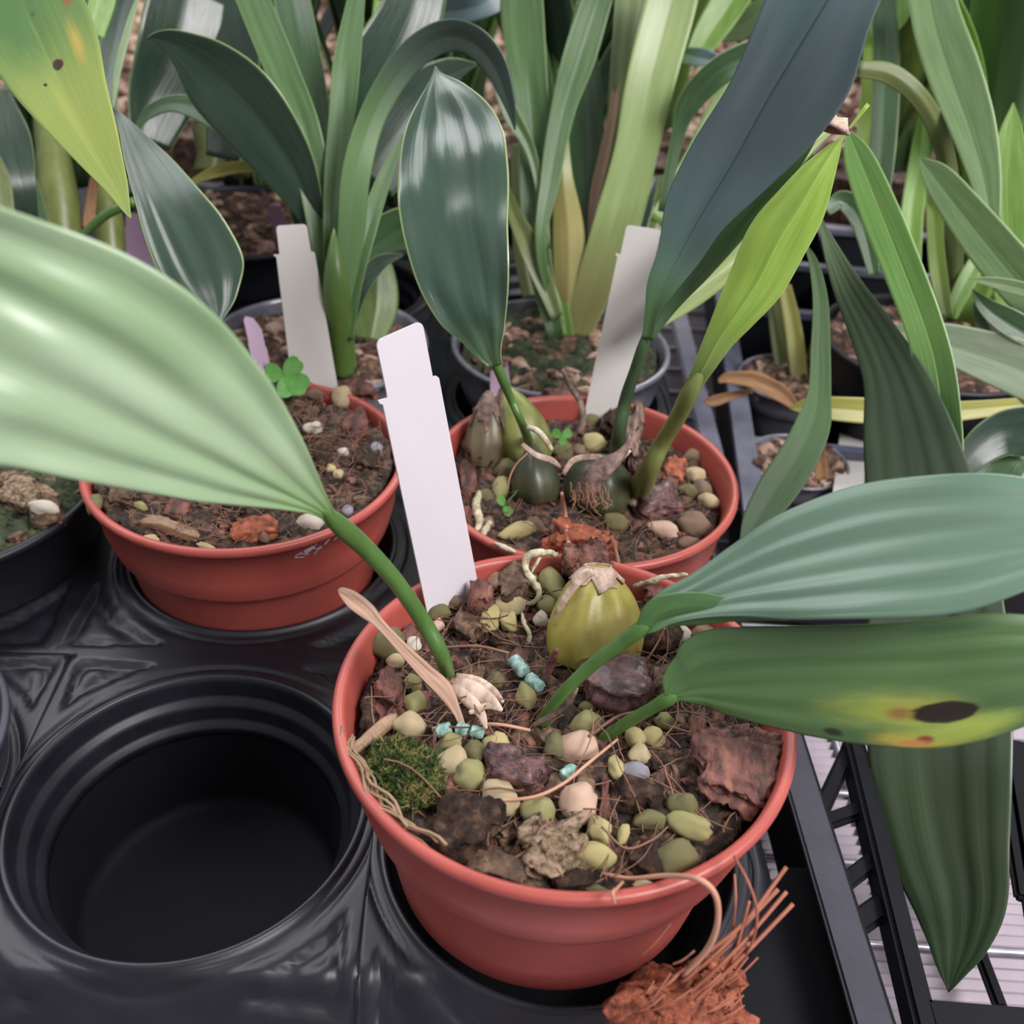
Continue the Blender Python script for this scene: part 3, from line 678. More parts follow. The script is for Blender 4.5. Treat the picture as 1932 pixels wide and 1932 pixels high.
bark(975, 1456, 60, 36, 12, 'bark_purple', .008, FZ, 'striped purplish-brown bark left of centre in the front pot', 3, .9, 0, .001, sub=12, nz=.15)
bark(882, 1560, 64, 56, 10, 'bark_dark', .009, FZ, 'wet dark purple bark below the moss in the front pot', 4, .2, 0, 0, nz=.25)
bark(1040, 1605, 66, 52, -20, 'sand', .008, FZ, 'crumbly sandy brown lump at the front of the front pot', 5, 0, 0, 0, sub=14, nz=.34, cat='lump', name='sandy_lump')
bark(1205, 1505, 46, 30, 10, 'bark_dark', .008, FZ, 'shiny dark bark right of the large pink-sided pebble', 6)
bark(905, 1132, 26, 24, 10, 'bark_red', .010, FZ, 'dark red bark beside the foot of the big white tag', 7, .3, 0, .002)
bark(882, 1176, 34, 30, -60, 'bark_brown', .006, FZ, 'brown bark sloping below the dark red piece', 8, .6, -12, 0)
bark(978, 1106, 40, 28, -22, 'bark_brown', .009, FZ, 'dark brown bark at the rear rim beside the curling root', 9, .6, 0, .002)
bark(735, 1304, 32, 28, 20, 'bark_red', .008, FZ, 'brown bark by the left rim above the tan pebble', 10)
bark(708, 1382, 58, 11, -38, 'straw', .002, FZ, 'flat pinkish strip of bark lying from the left rim', 11, .5, 0, .003, nz=.1)
bark(1110, 1068, 46, 26, 0, 'bark_red', .013, FZ, 'ragged red coir husk behind the yellow pseudobulb, at the rear rim', 12, .9, 0, .004, sub=10)
bark(1245, 1126, 34, 22, 5, 'bark_red', .008, FZ, 'red-brown bark at the rear rim under the pale root', 13, .6)
bark(1250, 1200, 38, 36, 20, 'bark_dark', .008, FZ, 'dark bark in the shade right of the yellow pseudobulb', 14)
bark(938, 1640, 56, 26, 18, 'bark_brown', .006, FZ, 'dark brown bark under the front left rim of the front pot', 15)
bark(1085, 1668, 46, 17, -5, 'bark_dark', .006, FZ, 'blackish bark at the front rim below the sandy lump', 16)
bark(1245, 1293, 22, 26, 10, 'bark_brown', .009, FZ, 'rough brown end piece right of the red block', 17)
bark(1140, 1520, 9, 52, 5, 'bark_red', .004, FZ, 'narrow upright brown splinter left of the shiny dark bark', 18, .4)
bark(1220, 1620, 34, 26, 20, 'bark_dark', .006, FZ, 'black bark left of the very large olive pebble', 19)
bark(850, 1300, 22, 16, 20, 'bark_dark', .005, FZ, 'small dark bark beside the tall leaf stalk', 20)
bark(326, 996, 58, 10, 15, 'straw', .004, LZ, 'pale straw-coloured stick lying in the left pot', 21, .8, 0, .002, nz=.1, cat='stick', name='stick')
bark(334, 965, 28, 16, 10, 'bark_red', .006, LZ, 'brown bark behind the straw-coloured stick', 22)
bark(480, 1000, 46, 22, -12, 'coir', .006, LZ, 'orange-brown coir tuft at the front of the left pot', 23, .8)
bark(672, 805, 26, 22, -30, 'bark_red', .006, LZ, 'red-brown bark below the angular tan pebble', 24, .6)
bark(690, 870, 28, 22, 10, 'bark_dark', .006, LZ, 'black bark beside the front tag in the left pot', 25)
bark(610, 865, 20, 16, 0, 'bark_dark', .006, LZ, 'dark bark by the big pale leaf in the left pot', 26)
bark(680, 738, 36, 10, 8, 'bark_red', .006, LZ, 'reddish bark against the rear rim of the left pot', 27)
bark(230, 935, 30, 16, 8, 'bark_brown', .006, LZ, 'brown bark under the big leaf at the left rim', 28)
bark(530, 740, 24, 20, 0, 'moss_dark', .007, LZ, 'grey mossy lump under the clover', 29, cat='lump', name='mossy_lump')
bark(1272, 886, 22, 20, 5, 'coir', .007, RZ, 'orange-red bark piece right of the olive stalk', 31, nz=.3)
bark(1246, 946, 42, 36, -20, 'bark_purple', .008, RZ, 'dark red bark slab front of the olive stalk', 32, .6, -10)
bark(1098, 1026, 62, 20, 8, 'coir', .012, RZ, 'large orange-red husk at the front rim of the rear right pot', 33, .9, 0, .002, sub=12)
bark(1190, 830, 18, 48, 8, 'papery_dark', .018, RZ, 'knobbly brown lump behind the dark green stalk', 34, 0, 0, 0, sub=9, nz=.34, cat='lump', name='knobbly_lump')
bark(1158, 800, 20, 24, 20, 'bark_dark', .012, RZ, 'dark knobbly lump at the foot of the rear right tag', 35, nz=.34, cat='lump', name='knobbly_lump')
bark(1075, 760, 50, 14, 8, 'bark_red', .010, RZ, 'reddish bark along the rear rim behind the pseudobulbs', 36)
bark(885, 905, 16, 34, 0, 'bark_red', .006, RZ, 'red-brown bark beside the front tag in the rear right pot', 37)
bark(905, 840, 30, 34, 0, 'bark_dark', .010, RZ, 'dark bark left of the dark green pseudobulb', 38)
bark(45, 935, 60, 26, 15, 'sand', .010, .088, 'sandy brown clod in the black pot at the left edge', 39, sub=10, nz=.3, cat='lump', name='sandy_lump')
bark(92, 968, 30, 24, 0, 'bark_brown', .010, .088, 'brown bark at the rim of the black pot at the left edge', 40)
# ------------------------------------------------------------------ turquoise pellets
def pellet(p0, p1, r, Z, label):
    A, B = on(*p0, Z), on(*p1, Z); b = bmesh.new(); n = 16; d = dep(A) / F_PX
    tube_bm(b, [A.lerp(B, i / n) for i in range(n + 1)], [r * d * (.72 if i in (0, n) else 1 + .07 * noise.noise(Vector((i * .9, r, p0[0])))) for i in range(n + 1)], 14)
    for v in b.verts: v.co += Vector((noise.noise(v.co * 900), noise.noise(v.co * 900 + Vector((5, 0, 0))), noise.noise(v.co * 900 + Vector((0, 5, 0))))) * .0005
    tag(link('fertiliser_pellet', b, M['pellet']), label, 'fertiliser pellet')
pellet((819, 1383), (850, 1371), 11, FZ + .005, 'turquoise pellet, left of the row lying below the dry leaf')
pellet((861, 1372), (884, 1379), 12, FZ + .005, 'turquoise pellet, middle of the row lying below the dry leaf')
pellet((888, 1379), (912, 1383), 11, FZ + .005, 'turquoise pellet, right end of the row lying below the dry leaf')
pellet((968, 1243), (990, 1270), 13, FZ + .006, 'turquoise pellet, upper of the leaning pair left of the yellow bulb')
pellet((997, 1277), (1022, 1298), 12, FZ + .005, 'turquoise pellet, lower of the leaning pair left of the yellow bulb')
pellet((1062, 1466), (1084, 1450), 13, FZ + .005, 'pale bluish pellet below the largest pinkish pebble')
# ------------------------------------------------------------------ moss
b = bmesh.new(); rnd = random.Random(6)
for k in range(1500):
    a = rnd.uniform(0, 6.283); q = math.sqrt(rnd.random()); x, y = q * math.cos(a), q * math.sin(a)
    p = on(762 + x * 76, 1462 + y * 66 + x * 14, FZ + .0035 + .004 * (1 - q * q)); h = Vector((rnd.uniform(-1, 1), rnd.uniform(-1, 1), rnd.uniform(.1, 1.3))).normalized() * rnd.uniform(.0015, .0042)
    s = h.cross(Vector((rnd.uniform(-1, 1), rnd.uniform(-1, 1), rnd.uniform(-1, 1)))).normalized() * .0002
    v = [b.verts.new(p - s), b.verts.new(p + s), b.verts.new(p + h * .6 + s * .8 + Vector((0, 0, .0003))), b.verts.new(p + h), b.verts.new(p + h * .6 - s * .8)]; b.faces.new(v)
mo = tag(link('moss', b, M['moss']), 'green moss cushion at the left of the front pot', 'moss', kind='stuff')
b = bmesh.new(); p = on(762, 1464, FZ + .001); d = dep(p) / F_PX
chunk_bm(b, p, (74 * d, 0, 0), (0, 74 * d, 0), (0, 0, .0045), 5, 8, .2); link('moss_bed', b, mat_noise('moss_bed_mat', ['232c12', '42531e'], 300, .9, 1, .001, 600), mo)
# ------------------------------------------------------------------ tags
def planttag(BLp, BRp, TLp, TRp, Z, label, **kw):
    BL, BR = on(*BLp, Z), on(*BRp, Z); up = kw.pop('up', None); d1, d2 = (dep(BL) - up, dep(BR) - up) if up is not None else tagdepths(BL, BR, TLp, TRp); TL, TR = at(*TLp, d1), at(*TRp, d2)
    q = [BL + (BL - TL) * .03, BR + (BR - TR) * .03, TR, TL]
    return quad_tag('plant_tag', q, kw.pop('mat', M['tag']), label, 'plant tag', **kw)
planttag((806, 1158), (903, 1112), (697, 648), (806, 600), FZ + .0035, 'blank white plant tag standing in the front pot, largest and nearest of all', head=.18, notch=.10)
planttag((553, 742), (636, 724), (514, 426), (584, 422), LZ + .002, 'blank pale grey-white plant tag standing at the rear of the left reddish pot', mat=M['tag2'], up=.020, head=.16, notch=.09)
planttag((1100, 792), (1176, 800), (1178, 423), (1252, 434), RZ + .004, 'blank white plant tag leaning right behind the stalks of the rear right pot', mat=M['tag2'], up=.024, head=.14, notch=.06)
planttag((490, 745), (520, 738), (455, 592), (492, 606), .106, 'small purple plant tag with dark writing beside the clover', mat=M['purple'], up=.004, head=.35, notch=.05, point=.12,
         marks=[(.55, .36, .9, .38, .02), (.55, .30, .9, .32, .02), (.62, .26, .66, .42, .02), (.78, .26, .82, .42, .02), (.1, .34, .3, .42, .02), (.1, .30, .3, .28, .02)])
planttag((925, 745), (965, 740), (925, 640), (950, 625), .100, 'narrow purple plant tag seen behind the stalk of the glossy dark leaf', mat=M['purple'], head=.3, notch=.05)
planttag((518, 440), (545, 440), (503, 386), (531, 388), .105, 'short purple plant tag above the top of the rear left white tag', mat=M['purple'], head=.3, notch=.05)
quad_tag('plant_tag', [at(238, 520, .58), at(310, 520, .58), at(285, 405, .57), at(232, 400, .57)], M['purple'], 'wide purple plant tag behind the upper edge of the big pale leaf', 'plant tag')
planttag((1572, 925), (1630, 925), (1606, 640), (1640, 640), .06, 'white plant tag with small upright writing behind the broad dark hanging leaf', mat=M['tag2'], head=.1, notch=.04,
         marks=[(.30, .60 + k * .02, .50, .605 + k * .02, .012) for k in range(9)] + [(.62, .62 + k * .02, .8, .615 + k * .02, .012) for k in range(7)])
# ------------------------------------------------------------------ front pot orchid
fo = thing('orchid', Vector((FP.x, FP.y, FZ)), 'orchid in the front pot with a yellow pseudobulb and three broad pleated leaves', 'orchid')
M['L_big'] = leafmat('leaf_big_pale', '7fa56a', 'b2c8a6', rough=.36, trans=.2, veins=10, vb=.6, base='6c9a46', basev=(.30, .0), mott=2, coat=.5)
M['L_r1'] = leafmat('leaf_upper_right', '4a6e54', '628268', rough=.38, trans=.12, veins=12, vb=.6, base='4f7c38', basev=(.27, .10), mott=2, coat=.4)
leaf(fo, [(628, 985, .235, 12, 12), (605, 962, .228, 14, 22), (560, 935, .220, 32, 55), (480, 888, .208, 78, 112), (390, 835, .197, 120, 165), (300, 785, .188, 158, 205), (190, 715, .178, 212, 228), (80, 650, .170, 262, 222), (-60, 570, .165, 300, 190), (-220, 480, .165, 240, 140), (-380, 400, .17, 100, 60), (-450, 370, .175, 2, 2)][0:12],
     M['L_big'], tilt=-14, fold=.06, pleat=.04, npl=4, ripple=.03, rfreq=6, nu=44, n=90)
pt = tube('petiole', [(850, 1290, dep(on(850, 1290, FZ)), 12), (835, 1240, .272, 15), (800, 1175, .268, 16), (745, 1095, .258, 16.5), (690, 1035, .248, 18), (640, 990, .238, 19), (608, 960, .229, 9)], M['petiole'], fo, n=40, seg=16)
M['L_fold'] = leafmat('leaf_fold_green', '38602a', '4a7834', rough=.4, trans=.15, veins=12, mott=3)
# upper right leaf
leaf(fo, [(1206, 1190, .258, 10, 10), (1228, 1172, .256, 24, 22), (1262, 1150, .254, 36, 28), (1320, 1128, .251, 46, 40), (1400, 1102, .246, 76, 62), (1500, 1076, .240, 108, 94), (1650, 1046, .232, 135, 122), (1800, 1024, .226, 128, 128), (1950, 1008, .222, 108, 95), (2100, 1000, .22, 60, 55), (2230, 995, .22, 2, 2)],
     M['L_r1'], tilt=-24, fold=.10, pleat=.022, ripple=.04, rfreq=4, nu=40, n=80)
tube('petiole', [(1018, 1368, dep(on(1018, 1368, FZ)), 13), (1060, 1310, .270, 12), (1120, 1252, .264, 13), (1170, 1215, .260, 14), (1215, 1182, .257, 15), (1245, 1166, .2565, 2)], M['petiole'], fo, n=30, seg=14)
leaf(fo, [(1206, 1190, .2560, 8, 8), (1245, 1162, .2535, 34, 24), (1318, 1146, .2490, 28, 34), (1400, 1154, .2445, 16, 18), (1485, 1170, .2400, 1, 1)], M['L_fold'], tilt=10, fold=-.2, nu=14, n=30)['label'] = 'bright green folded edge at the base of the upper right leaf'
# lower right leaf, spotted
M['L_r2'] = None
def uvat(pts, px, py, n=200):
    R = crom(pts, n); best = None
    for i in range(1, n):
        r = R[i]; tx, ty = R[i + 1][0] - R[i - 1][0], R[i + 1][1] - R[i - 1][1]; l = math.hypot(tx, ty); tx /= l; ty /= l
        dx, dy = px - r[0], py - r[1]; al = abs(dx * tx + dy * ty)
        if best is None or al < best[0]:
            s = dx * ty - dy * tx                            # + = left of travel
            best = (al, .5 - .5 * s / (r[3] if s > 0 else r[4]), i / n, (r[3] + r[4]) / 2, l)
    return best
R2 = [(1262, 1318, .256, 9, 9), (1278, 1305, .255, 40, 22), (1300, 1296, .254, 62, 34), (1345, 1284, .252, 92, 62), (1450, 1276, .247, 92, 98), (1600, 1270, .241, 88, 134), (1750, 1266, .236, 92, 148), (1880, 1258, .232, 98, 128), (2000, 1250, .23, 80, 90), (2120, 1245, .23, 40, 45), (2220, 1240, .23, 2, 2)]
sp = []
for (px, py, rx, ry, col, soft) in [(1690, 1340, 130, 44, '8fa02c', .9), (1735, 1398, 85, 20, 'b8a41e', .8), (1720, 1340, 60, 26, '9a9a2a', .8), (1820, 1375, 120, 36, '98ac30', .8), (1782, 1343, 52, 19, '2a2219', .25), (1744, 1396, 15, 10, '8a2c12', .7), (1720, 1402, 30, 8, 'c07818', .8), (1568, 1380, 15, 9, '26301a', .6), (1690, 1345, 22, 14, '8f6a20', .8), (1795, 1185, 90, 18, '2f5a2c', .9)]:
    _, u, v, wv, _l = uvat(R2, px, py); sp.append((u, v, ry / (2 * wv), rx / 960 * 1.0, col, soft))
M['L_r2'] = leafmat('leaf_lower_right_spotted', '3d5e2e', '52783a', base='4a7832', basev=(.2, .02), rough=.36, trans=.14, veins=14, vb=.4, spots=sp, mott=2, coat=.25)
leaf(fo, R2, M['L_r2'], tilt=16, fold=.05, pleat=.012, curl=-.10, ripple=.02, rfreq=3, nu=40, n=80)['label'] = 'lower right leaf with yellow patches and a dark oval spot'
tube('petiole', [(1130, 1398, dep(on(1130, 1398, FZ)), 11), (1180, 1365, .268, 12), (1230, 1336, .261, 12), (1265, 1316, .257, 14), (1292, 1302, .2560, 2)], M['petiole'], fo, n=24, seg=14)
# yellow pseudobulb with ribs and a papery cap
def bulb(parent, base, top, wmax, mat, prof=None, ribs=7, rib=.05, Z=None, name='pseudobulb', seed=0, bend=0, depth=None):
    B = on(*base, Z); d = dep(B) if depth is None else depth; T = at(*top, d - .004); A = (T - B); H = A.length; A.normalize(); sx_ = CR - A * CR.dot(A); sx_.normalize(); sy = A.cross(sx_)
    prof = prof or [(0, .80), (.1, .93), (.25, 1.0), (.45, .95), (.62, .80), (.78, .58), (.9, .36), (.97, .22), (1, .05)]
    R = crom(prof, 36); b = bmesh.new(); seg = 64; rings = []; r0 = wmax * d / F_PX
    for (t, r) in R:
        ring = []
        for k in range(seg):
            a = 6.283185 * k / seg; rr = r * r0 * (1 + rib * math.cos(a * ribs + seed) * min(1, (1 - t) * 4) + .03 * noise.noise(Vector((math.cos(a) * 2, math.sin(a) * 2, t * 4 + seed))))
            ring.append(b.verts.new(B + A * (t * H) + sx_ * rr * math.cos(a) + sy * rr * math.sin(a)))
        rings.append(ring)
    for i in range(len(rings) - 1):
        for k in range(seg): b.faces.new((rings[i][k], rings[i][(k + 1) % seg], rings[i + 1][(k + 1) % seg], rings[i + 1][k]))
    b.faces.new(rings[-1]); b.faces.new(rings[0][::-1])
    return link(name, b, mat, parent), B, A, sx_, sy, r0, H
def bulbmat(name, c, dots='5c4a1a'):
    m, t, p, o = newmat(name); f = noisef(t, 60, stretch=(1, 1, .3)); c1 = ramp(t, f, c, [.3, .5, .7]); g = noisef(t, 170, 2); c2 = mixc(t, sstep(t, g, .70, .76), c1, dots)
    t.links.new(c2, p.inputs['Base Color']); p.inputs['Roughness'].default_value = .36; bump(t, p, noisef(t, 300), .3, .0004); p.inputs['Subsurface Weight'].default_value = .1; p.inputs['Subsurface Scale'].default_value = .004; return m
M['bulb_y'] = bulbmat('yellow_pseudobulb', ['7c7a38', 'a39a48', 'c0b468']); M['bulb_g'] = bulbmat('dark_green_pseudobulb', ['252a1e', '3a3f2a', '50523a'], '1c1c16'); M['bulb_l'] = bulbmat('pale_green_pseudobulb', ['5f6636', '848a4c', '9aa05e'], '3c3a20'); M['bulb_old'] = bulbmat('old_brown_pseudobulb', ['46402e', '6a6048', '7f7458'], '2c241c')
def cap(parent, bl, t0, mat, seed, jag=.25, scale=1.03, a0=0, a1=6.283, prof=None, name='papery_sheath', t1=1.02):
    o_, B, A, sx_, sy, r0, H = bl; prof = prof or [(0, .80), (.1, .93), (.25, 1.0), (.45, .95), (.62, .80), (.78, .58), (.9, .36), (.97, .22), (1, .05)]; R = crom(prof, 40)
    def rad(t):
        k = min(range(len(R)), key=lambda i: abs(R[i][0] - t)); return R[k][1]
    b = bmesh.new(); n = 40; mrow = 12; rows = []
    for k in range(n + 1):
        a = a0 + (a1 - a0) * k / n; ts = t0 + jag * (noise.noise(Vector((a * 2.2, seed, 0))) + .4 * noise.noise(Vector((a * 9, seed, 0)))); col = []
        for q in range(mrow + 1):
            t = ts + (t1 - ts) * q / mrow; rr = r0 * (rad(min(t, 1)) * scale + .015 + .05 * noise.noise(Vector((a * 4, t * 6, seed))))
            col.append(b.verts.new(B + A * t * H + sx_ * rr * math.cos(a) + sy * rr * math.sin(a)))
        rows.append(col)
    for k in range(n):
        for q in range(mrow): b.faces.new((rows[k][q], rows[k + 1][q], rows[k + 1][q + 1], rows[k][q + 1]))
    return solid(link(name, b, mat, parent), .0004)
YP = [(0, .86), (.12, .97), (.28, 1.0), (.45, .95), (.62, .84), (.78, .67), (.9, .48), (.96, .36), (1, .26)]
yb_ = bulb(fo, (1118, 1246), (1128, 1070), 88, M['bulb_y'], prof=YP, ribs=7, rib=.07, Z=FZ, seed=1)
cap(yb_[0], yb_, .86, M['papery'], 3, .16, prof=YP)['label'] = 'grey papery cap'
sh = leaf(yb_[0], [(1038, 1235, .300, 6, 5), (1045, 1190, .296, 7, 5), (1062, 1140, .293, 8, 5), (1090, 1100, .292, 9, 6), (1120, 1078, .292, 6, 6)], M['papery'], name='papery_sheath', n=20, nu=6, curl=-.3)
# dry papery leaf and sheaths at the foot of the tall petiole
dz = dep(on(850, 1330, FZ))
dl = leaf(fo, [(880, 1392, dep(on(880, 1392, FZ + .003)), 5, 5), (862, 1345, .272, 7, 8), (836, 1300, .271, 15, 16), (800, 1265, .270, 14, 14), (752, 1216, .268, 10, 10), (714, 1176, .266, 9, 10), (694, 1152, .265, 17, 13), (668, 1130, .264, 19, 12), (646, 1117, .264, 9, 9), (638, 1114, .264, 1, 1)], M['L_straw'], name='dry_leaf', n=60, fold=.35, tilt=8, nu=14, curl=-.15, pleat=.08, npl=3, wob=.3)
dl['label'] = 'dry pinkish club-shaped leaf'
for q in ([(846, 1288, 10, 10), (880, 1302, 22, 14), (920, 1325, 18, 12), (948, 1340, 2, 2)], [(850, 1290, 6, 6), (880, 1320, 14, 10), (905, 1345, 10, 8), (918, 1375, 2, 2)], [(860, 1275, 5, 6), (900, 1285, 8, 12), (930, 1305, 8, 6), (950, 1325, 2, 2)], [(935, 1335, 3, 3), (915, 1332, 6, 5), (885, 1345, 3, 3)]):
    leaf(fo, [(x, y, dep(on(x, y, FZ + .008)), a, c) for x, y, a, c in q], M['papery'], name='papery_sheath', n=16, nu=8, curl=-.5, fold=.2)
leaf(fo, [(1000, 1372, dep(on(1000, 1372, FZ + .003)), 3, 3), (1050, 1345, .272, 8, 5), (1078, 1315, .270, 7, 5), (1090, 1298, .269, 1, 1)], M['papery_dark'], name='papery_sheath', n=16, nu=6, curl=-.5)
# roots
def rootpx(name, pts, Z0, mat, label, cat='root', seed=0, parent=None):
    P = [(x, y, dep(on(x, y, Z0 + h)), r) for x, y, h, r in pts]; o = tube(name, P, mat, parent, n=60, seg=10)
    for v in o.data.vertices: v.co += Vector((noise.noise(v.co * 500 + Vector((seed, 0, 0))), noise.noise(v.co * 500 + Vector((0, seed, 0))), noise.noise(v.co * 500 + Vector((0, 0, seed))))) * .0004
    if label: tag(o, label, cat)
    return o
rootpx('root', [(1052, 1046, .013, 4), (1025, 1042, .015, 7), (998, 1048, .015, 8), (992, 1070, .012, 7), (1005, 1095, .010, 7), (1018, 1120, .007, 6), (1008, 1135, .005, 5), (985, 1140, .003, 4)], FZ, M['root'], None, parent=fo)
rootpx('root', [(1020, 1052, .014, 3), (1010, 1066, .012, 4), (1004, 1080, .010, 3)], FZ, M['root'], None, parent=fo, seed=2)
rootpx('root', [(1198, 1106, .006, 5), (1225, 1098, .012, 6), (1255, 1088, .015, 5), (1298, 1084, .016, 3)], FZ, M['root'], None, parent=fo, seed=3)
rootpx('root', [(985, 1158, .004, 4), (990, 1178, .004, 5), (1000, 1200, .003, 5), (995, 1215, .001, 4)], FZ, M['root'], None, parent=fo, seed=4)
rootpx('root', [(640, 1280, .003, 3), (645, 1300, .003, 3)], FZ, M['root'], None, parent=fo, seed=5) if False else None
# distinct fibres of the front pot
def strand(pts, Z0, mat, r, label=None, seg=8):
    P = [(x, y, dep(on(x, y, Z0 + h)), rr * r) for x, y, h, rr in pts]; o = tube('fibre_strand', P, mat, None, n=40, seg=seg)
    tag(o, label, 'fibre'); return o
strand([(810, 1500, .004, 1), (900, 1510, .005, 1), (1000, 1505, .008, 1.3), (1060, 1480, .009, 1.2), (1110, 1440, .009, 1.2), (1165, 1395, .008, 1)], FZ, M['fibre_pale'], 2.6, 'long pale strand curving across the middle of the front pot')
strand([(830, 1222, .006, 1), (900, 1219, .008, 1), (960, 1232, .008, 1)], FZ, M['fibre'], 2.6, 'brown strand running right from the tall leaf stalk')
strand([(905, 1365, .005, 1), (950, 1368, .006, 1), (1000, 1378, .004, 1)], FZ, M['fibre_pale'], 3.2, 'pale straight strand right of the turquoise row')
strand([(1135, 1560, .008, 1), (1180, 1600, .007, 1), (1230, 1585, .006, 1), (1260, 1560, .006, .6)], FZ, M['fibre'], 2.4, 'brown strand between the large pink-sided pebble and the stacked pebbles')
strand([(960, 1625, .004, 1), (1000, 1600, .006, 1), (1020, 1565, .008, 1), (1040, 1550, .008, .7)], FZ, M['fibre'], 3.2, 'brown strand arching over the sandy lump')
strand([(1110, 1390, .008, 1), (1160, 1355, .010, 1.1), (1200, 1343, .010, 1)], FZ, M['fibre'], 3.0, 'brown strand lying along the lower leaf stalk')
strand([(1030, 1285, .006, 1.2), (1040, 1250, .012, 2.2), (1050, 1225, .018, 1.2)], FZ, M['bark_red'], 4, 'short reddish splinter at the left foot of the yellow pseudobulb')
strand([(1218, 1250, .006, 1), (1240, 1215, .012, 1), (1255, 1185, .018, .8)], FZ, M['fibre_pale'], 2, 'pale strand standing right of the yellow pseudobulb')
strand([(1085, 1125, .02, 1), (1068, 990, .012, 1.4), (1060, 930, .03, 1)][::-1], RZ, M['fibre_pale'], 3.4, 'stiff orange strand leaning in the rear right pot in front of the bulbs')
strand([(1152, 1010, .012, 1), (1162, 1040, .016, 1), (1172, 1085, .014, 1)], RZ, M['fibre'], 4, 'orange splinter standing at the rear rim of the front pot')
# strip of bark fibre along the inner left rim
b = bmesh.new(); rnd = random.Random(12)
for k in range(12):
    a0 = math.radians(rnd.uniform(195, 212)); a1 = a0 + math.radians(rnd.uniform(18, 42)); r = RR - .0038 + rnd.uniform(-.0015, .0012); z = -.0012 + rnd.uniform(-.002, .0012); n = 12
    tube_bm(b, [Vector((FP.x + (r + .0012 * math.sin(q)) * math.cos(a0 + (a1 - a0) * q / n), FP.y + (r + .0012 * math.sin(q)) * math.sin(a0 + (a1 - a0) * q / n), FP.z + z + .0005 * math.sin(q + k))) for q in range(n + 1)], [rnd.uniform(.0002, .0005)] * (n + 1), 5)
tag(link('bark_strip', b, M['straw']), 'long frayed strip of fibre lying along the front left rim of the front pot', 'bark')
# loose husk chunk with long fibres hanging at the front right of the pot
hk = thing('coir_husk', on(1270, 1900, .06), 'orange-brown coir husk with long stiff fibres below the front right rim', 'coir husk')
p = at(1290, 1905, .245); b = bmesh.new(); d = .245 / F_PX
for q, (x, y, hw, hh, rot) in enumerate([(1255, 1900, 78, 52, -14), (1300, 1950, 92, 50, -30), (1340, 1870, 50, 46, -50)]):
    c = at(x, y, .243 + q * .003); a = math.radians(rot); ax = (CR * math.cos(a) + CD * math.sin(a)) * hw * d; ay = (CR * -math.sin(a) + CD * math.cos(a)) * hh * d
    chunk_bm(b, c, ax, ay, -_F * .006, 40 + q, 12, .3, .6)
link('husk', b, M['coir'], hk)
b = bmesh.new(); rnd = random.Random(3)
def fb(pts, r): 
    R = crom([(x, y, dd) for x, y, dd in pts], 24); tube_bm(b, [at(*q) for q in R], [r * .245 / F_PX] * len(R), 6)
for pts, r in [([(1180, 1932, .236), (1300, 1820, .232), (1400, 1745, .232), (1484, 1636, .236)][1:], 4), ([(1290, 1850, .234), (1360, 1790, .232), (1468, 1678, .236)], 4.2), ([(1300, 1875, .234), (1390, 1790, .232), (1484, 1683, .238)], 4), ([(1310, 1890, .234), (1400, 1805, .234), (1496, 1706, .24)], 4.2), ([(1350, 1860, .236), (1400, 1790, .234), (1424, 1780, .236)], 4.5),
               ([(1385, 1615, .232), (1412, 1665, .226), (1428, 1720, .228), (1420, 1775, .232), (1388, 1832, .236), (1350, 1870, .238)], 2.6), ([(1386, 1650, .236), (1388, 1700, .232), (1380, 1760, .234), (1352, 1830, .236)], 2.4), ([(1414, 1700, .232), (1395, 1770, .232), (1370, 1850, .236)], 3)]: fb(pts, r)
for k in range(22):
    x, y = rnd.uniform(1200, 1370), rnd.uniform(1800, 1925); l = rnd.uniform(30, 90); a = math.radians(rnd.uniform(-55, -25)); fb([(x, y, .2335), (x + l * .5 * math.cos(a), y + l * .5 * math.sin(a) + 4, .2325), (x + l * math.cos(a), y + l * math.sin(a), .2335)], rnd.uniform(1.2, 2.4))
link('fibres', b, M['fibre_orange'], hk)
tag(tube('fibre_strand', [(1135, 1648, .2395, 3.5), (1190, 1657, .2345, 4), (1260, 1652, .228, 5), (1320, 1660, .222, 6), (1350, 1690, .222, 6), (1354, 1740, .224, 6), (1335, 1790, .228, 6), (1290, 1840, .233, 5)], M['fibre_pale'], None, n=50), 'thick pale strand looping over the front right rim down to the husk', 'fibre')
tag(tube('fibre_strand', [(1160, 1705, .222, 2.4), (1156, 1685, .222, 4), (1164, 1676, .226, 3), (1175, 1664, .232, 3)], M['fibre_pale'], None, n=20), 'tiny pale curl hooked over the front rim', 'fibre')
# clear plastic edge at the corner of the tray
# ------------------------------------------------------------------ rear right orchid
ro = thing('orchid', Vector((RP.x, RP.y, RZ)), 'orchid in the rear right pot with three upright stalks and dark rounded pseudobulbs', 'orchid')
zb = lambda x, y, h=0: dep(on(x, y, RZ + h))
G1 = [(935, 690, .352, 13, 12), (926, 660, .350, 34, 20), (918, 620, .348, 62, 36), (905, 575, .346, 86, 56), (890, 510, .345, 104, 76), (873, 430, .347, 110, 90), (860, 350, .351, 108, 104), (848, 290, .355, 98, 108), (838, 230, .360, 72, 90), (830, 180, .364, 38, 52), (824, 145, .367, 10, 14), (822, 126, .368, 1, 1)]
leaf(ro, G1, M['L_gloss'], tilt=-12, fold=.10, wob=.13, pleat=.014, npl=4, ripple=.02, rfreq=4, nu=40, n=80)['label'] = 'glossy dark green puckered leaf with a pale edge'
tube('petiole', [(1002, 842, zb(1002, 842), 10), (985, 800, .375, 8), (965, 755, .366, 8), (948, 715, .358, 10), (934, 682, .353, 9), (928, 665, .352, 2)], M['petiole'], ro, n=30)
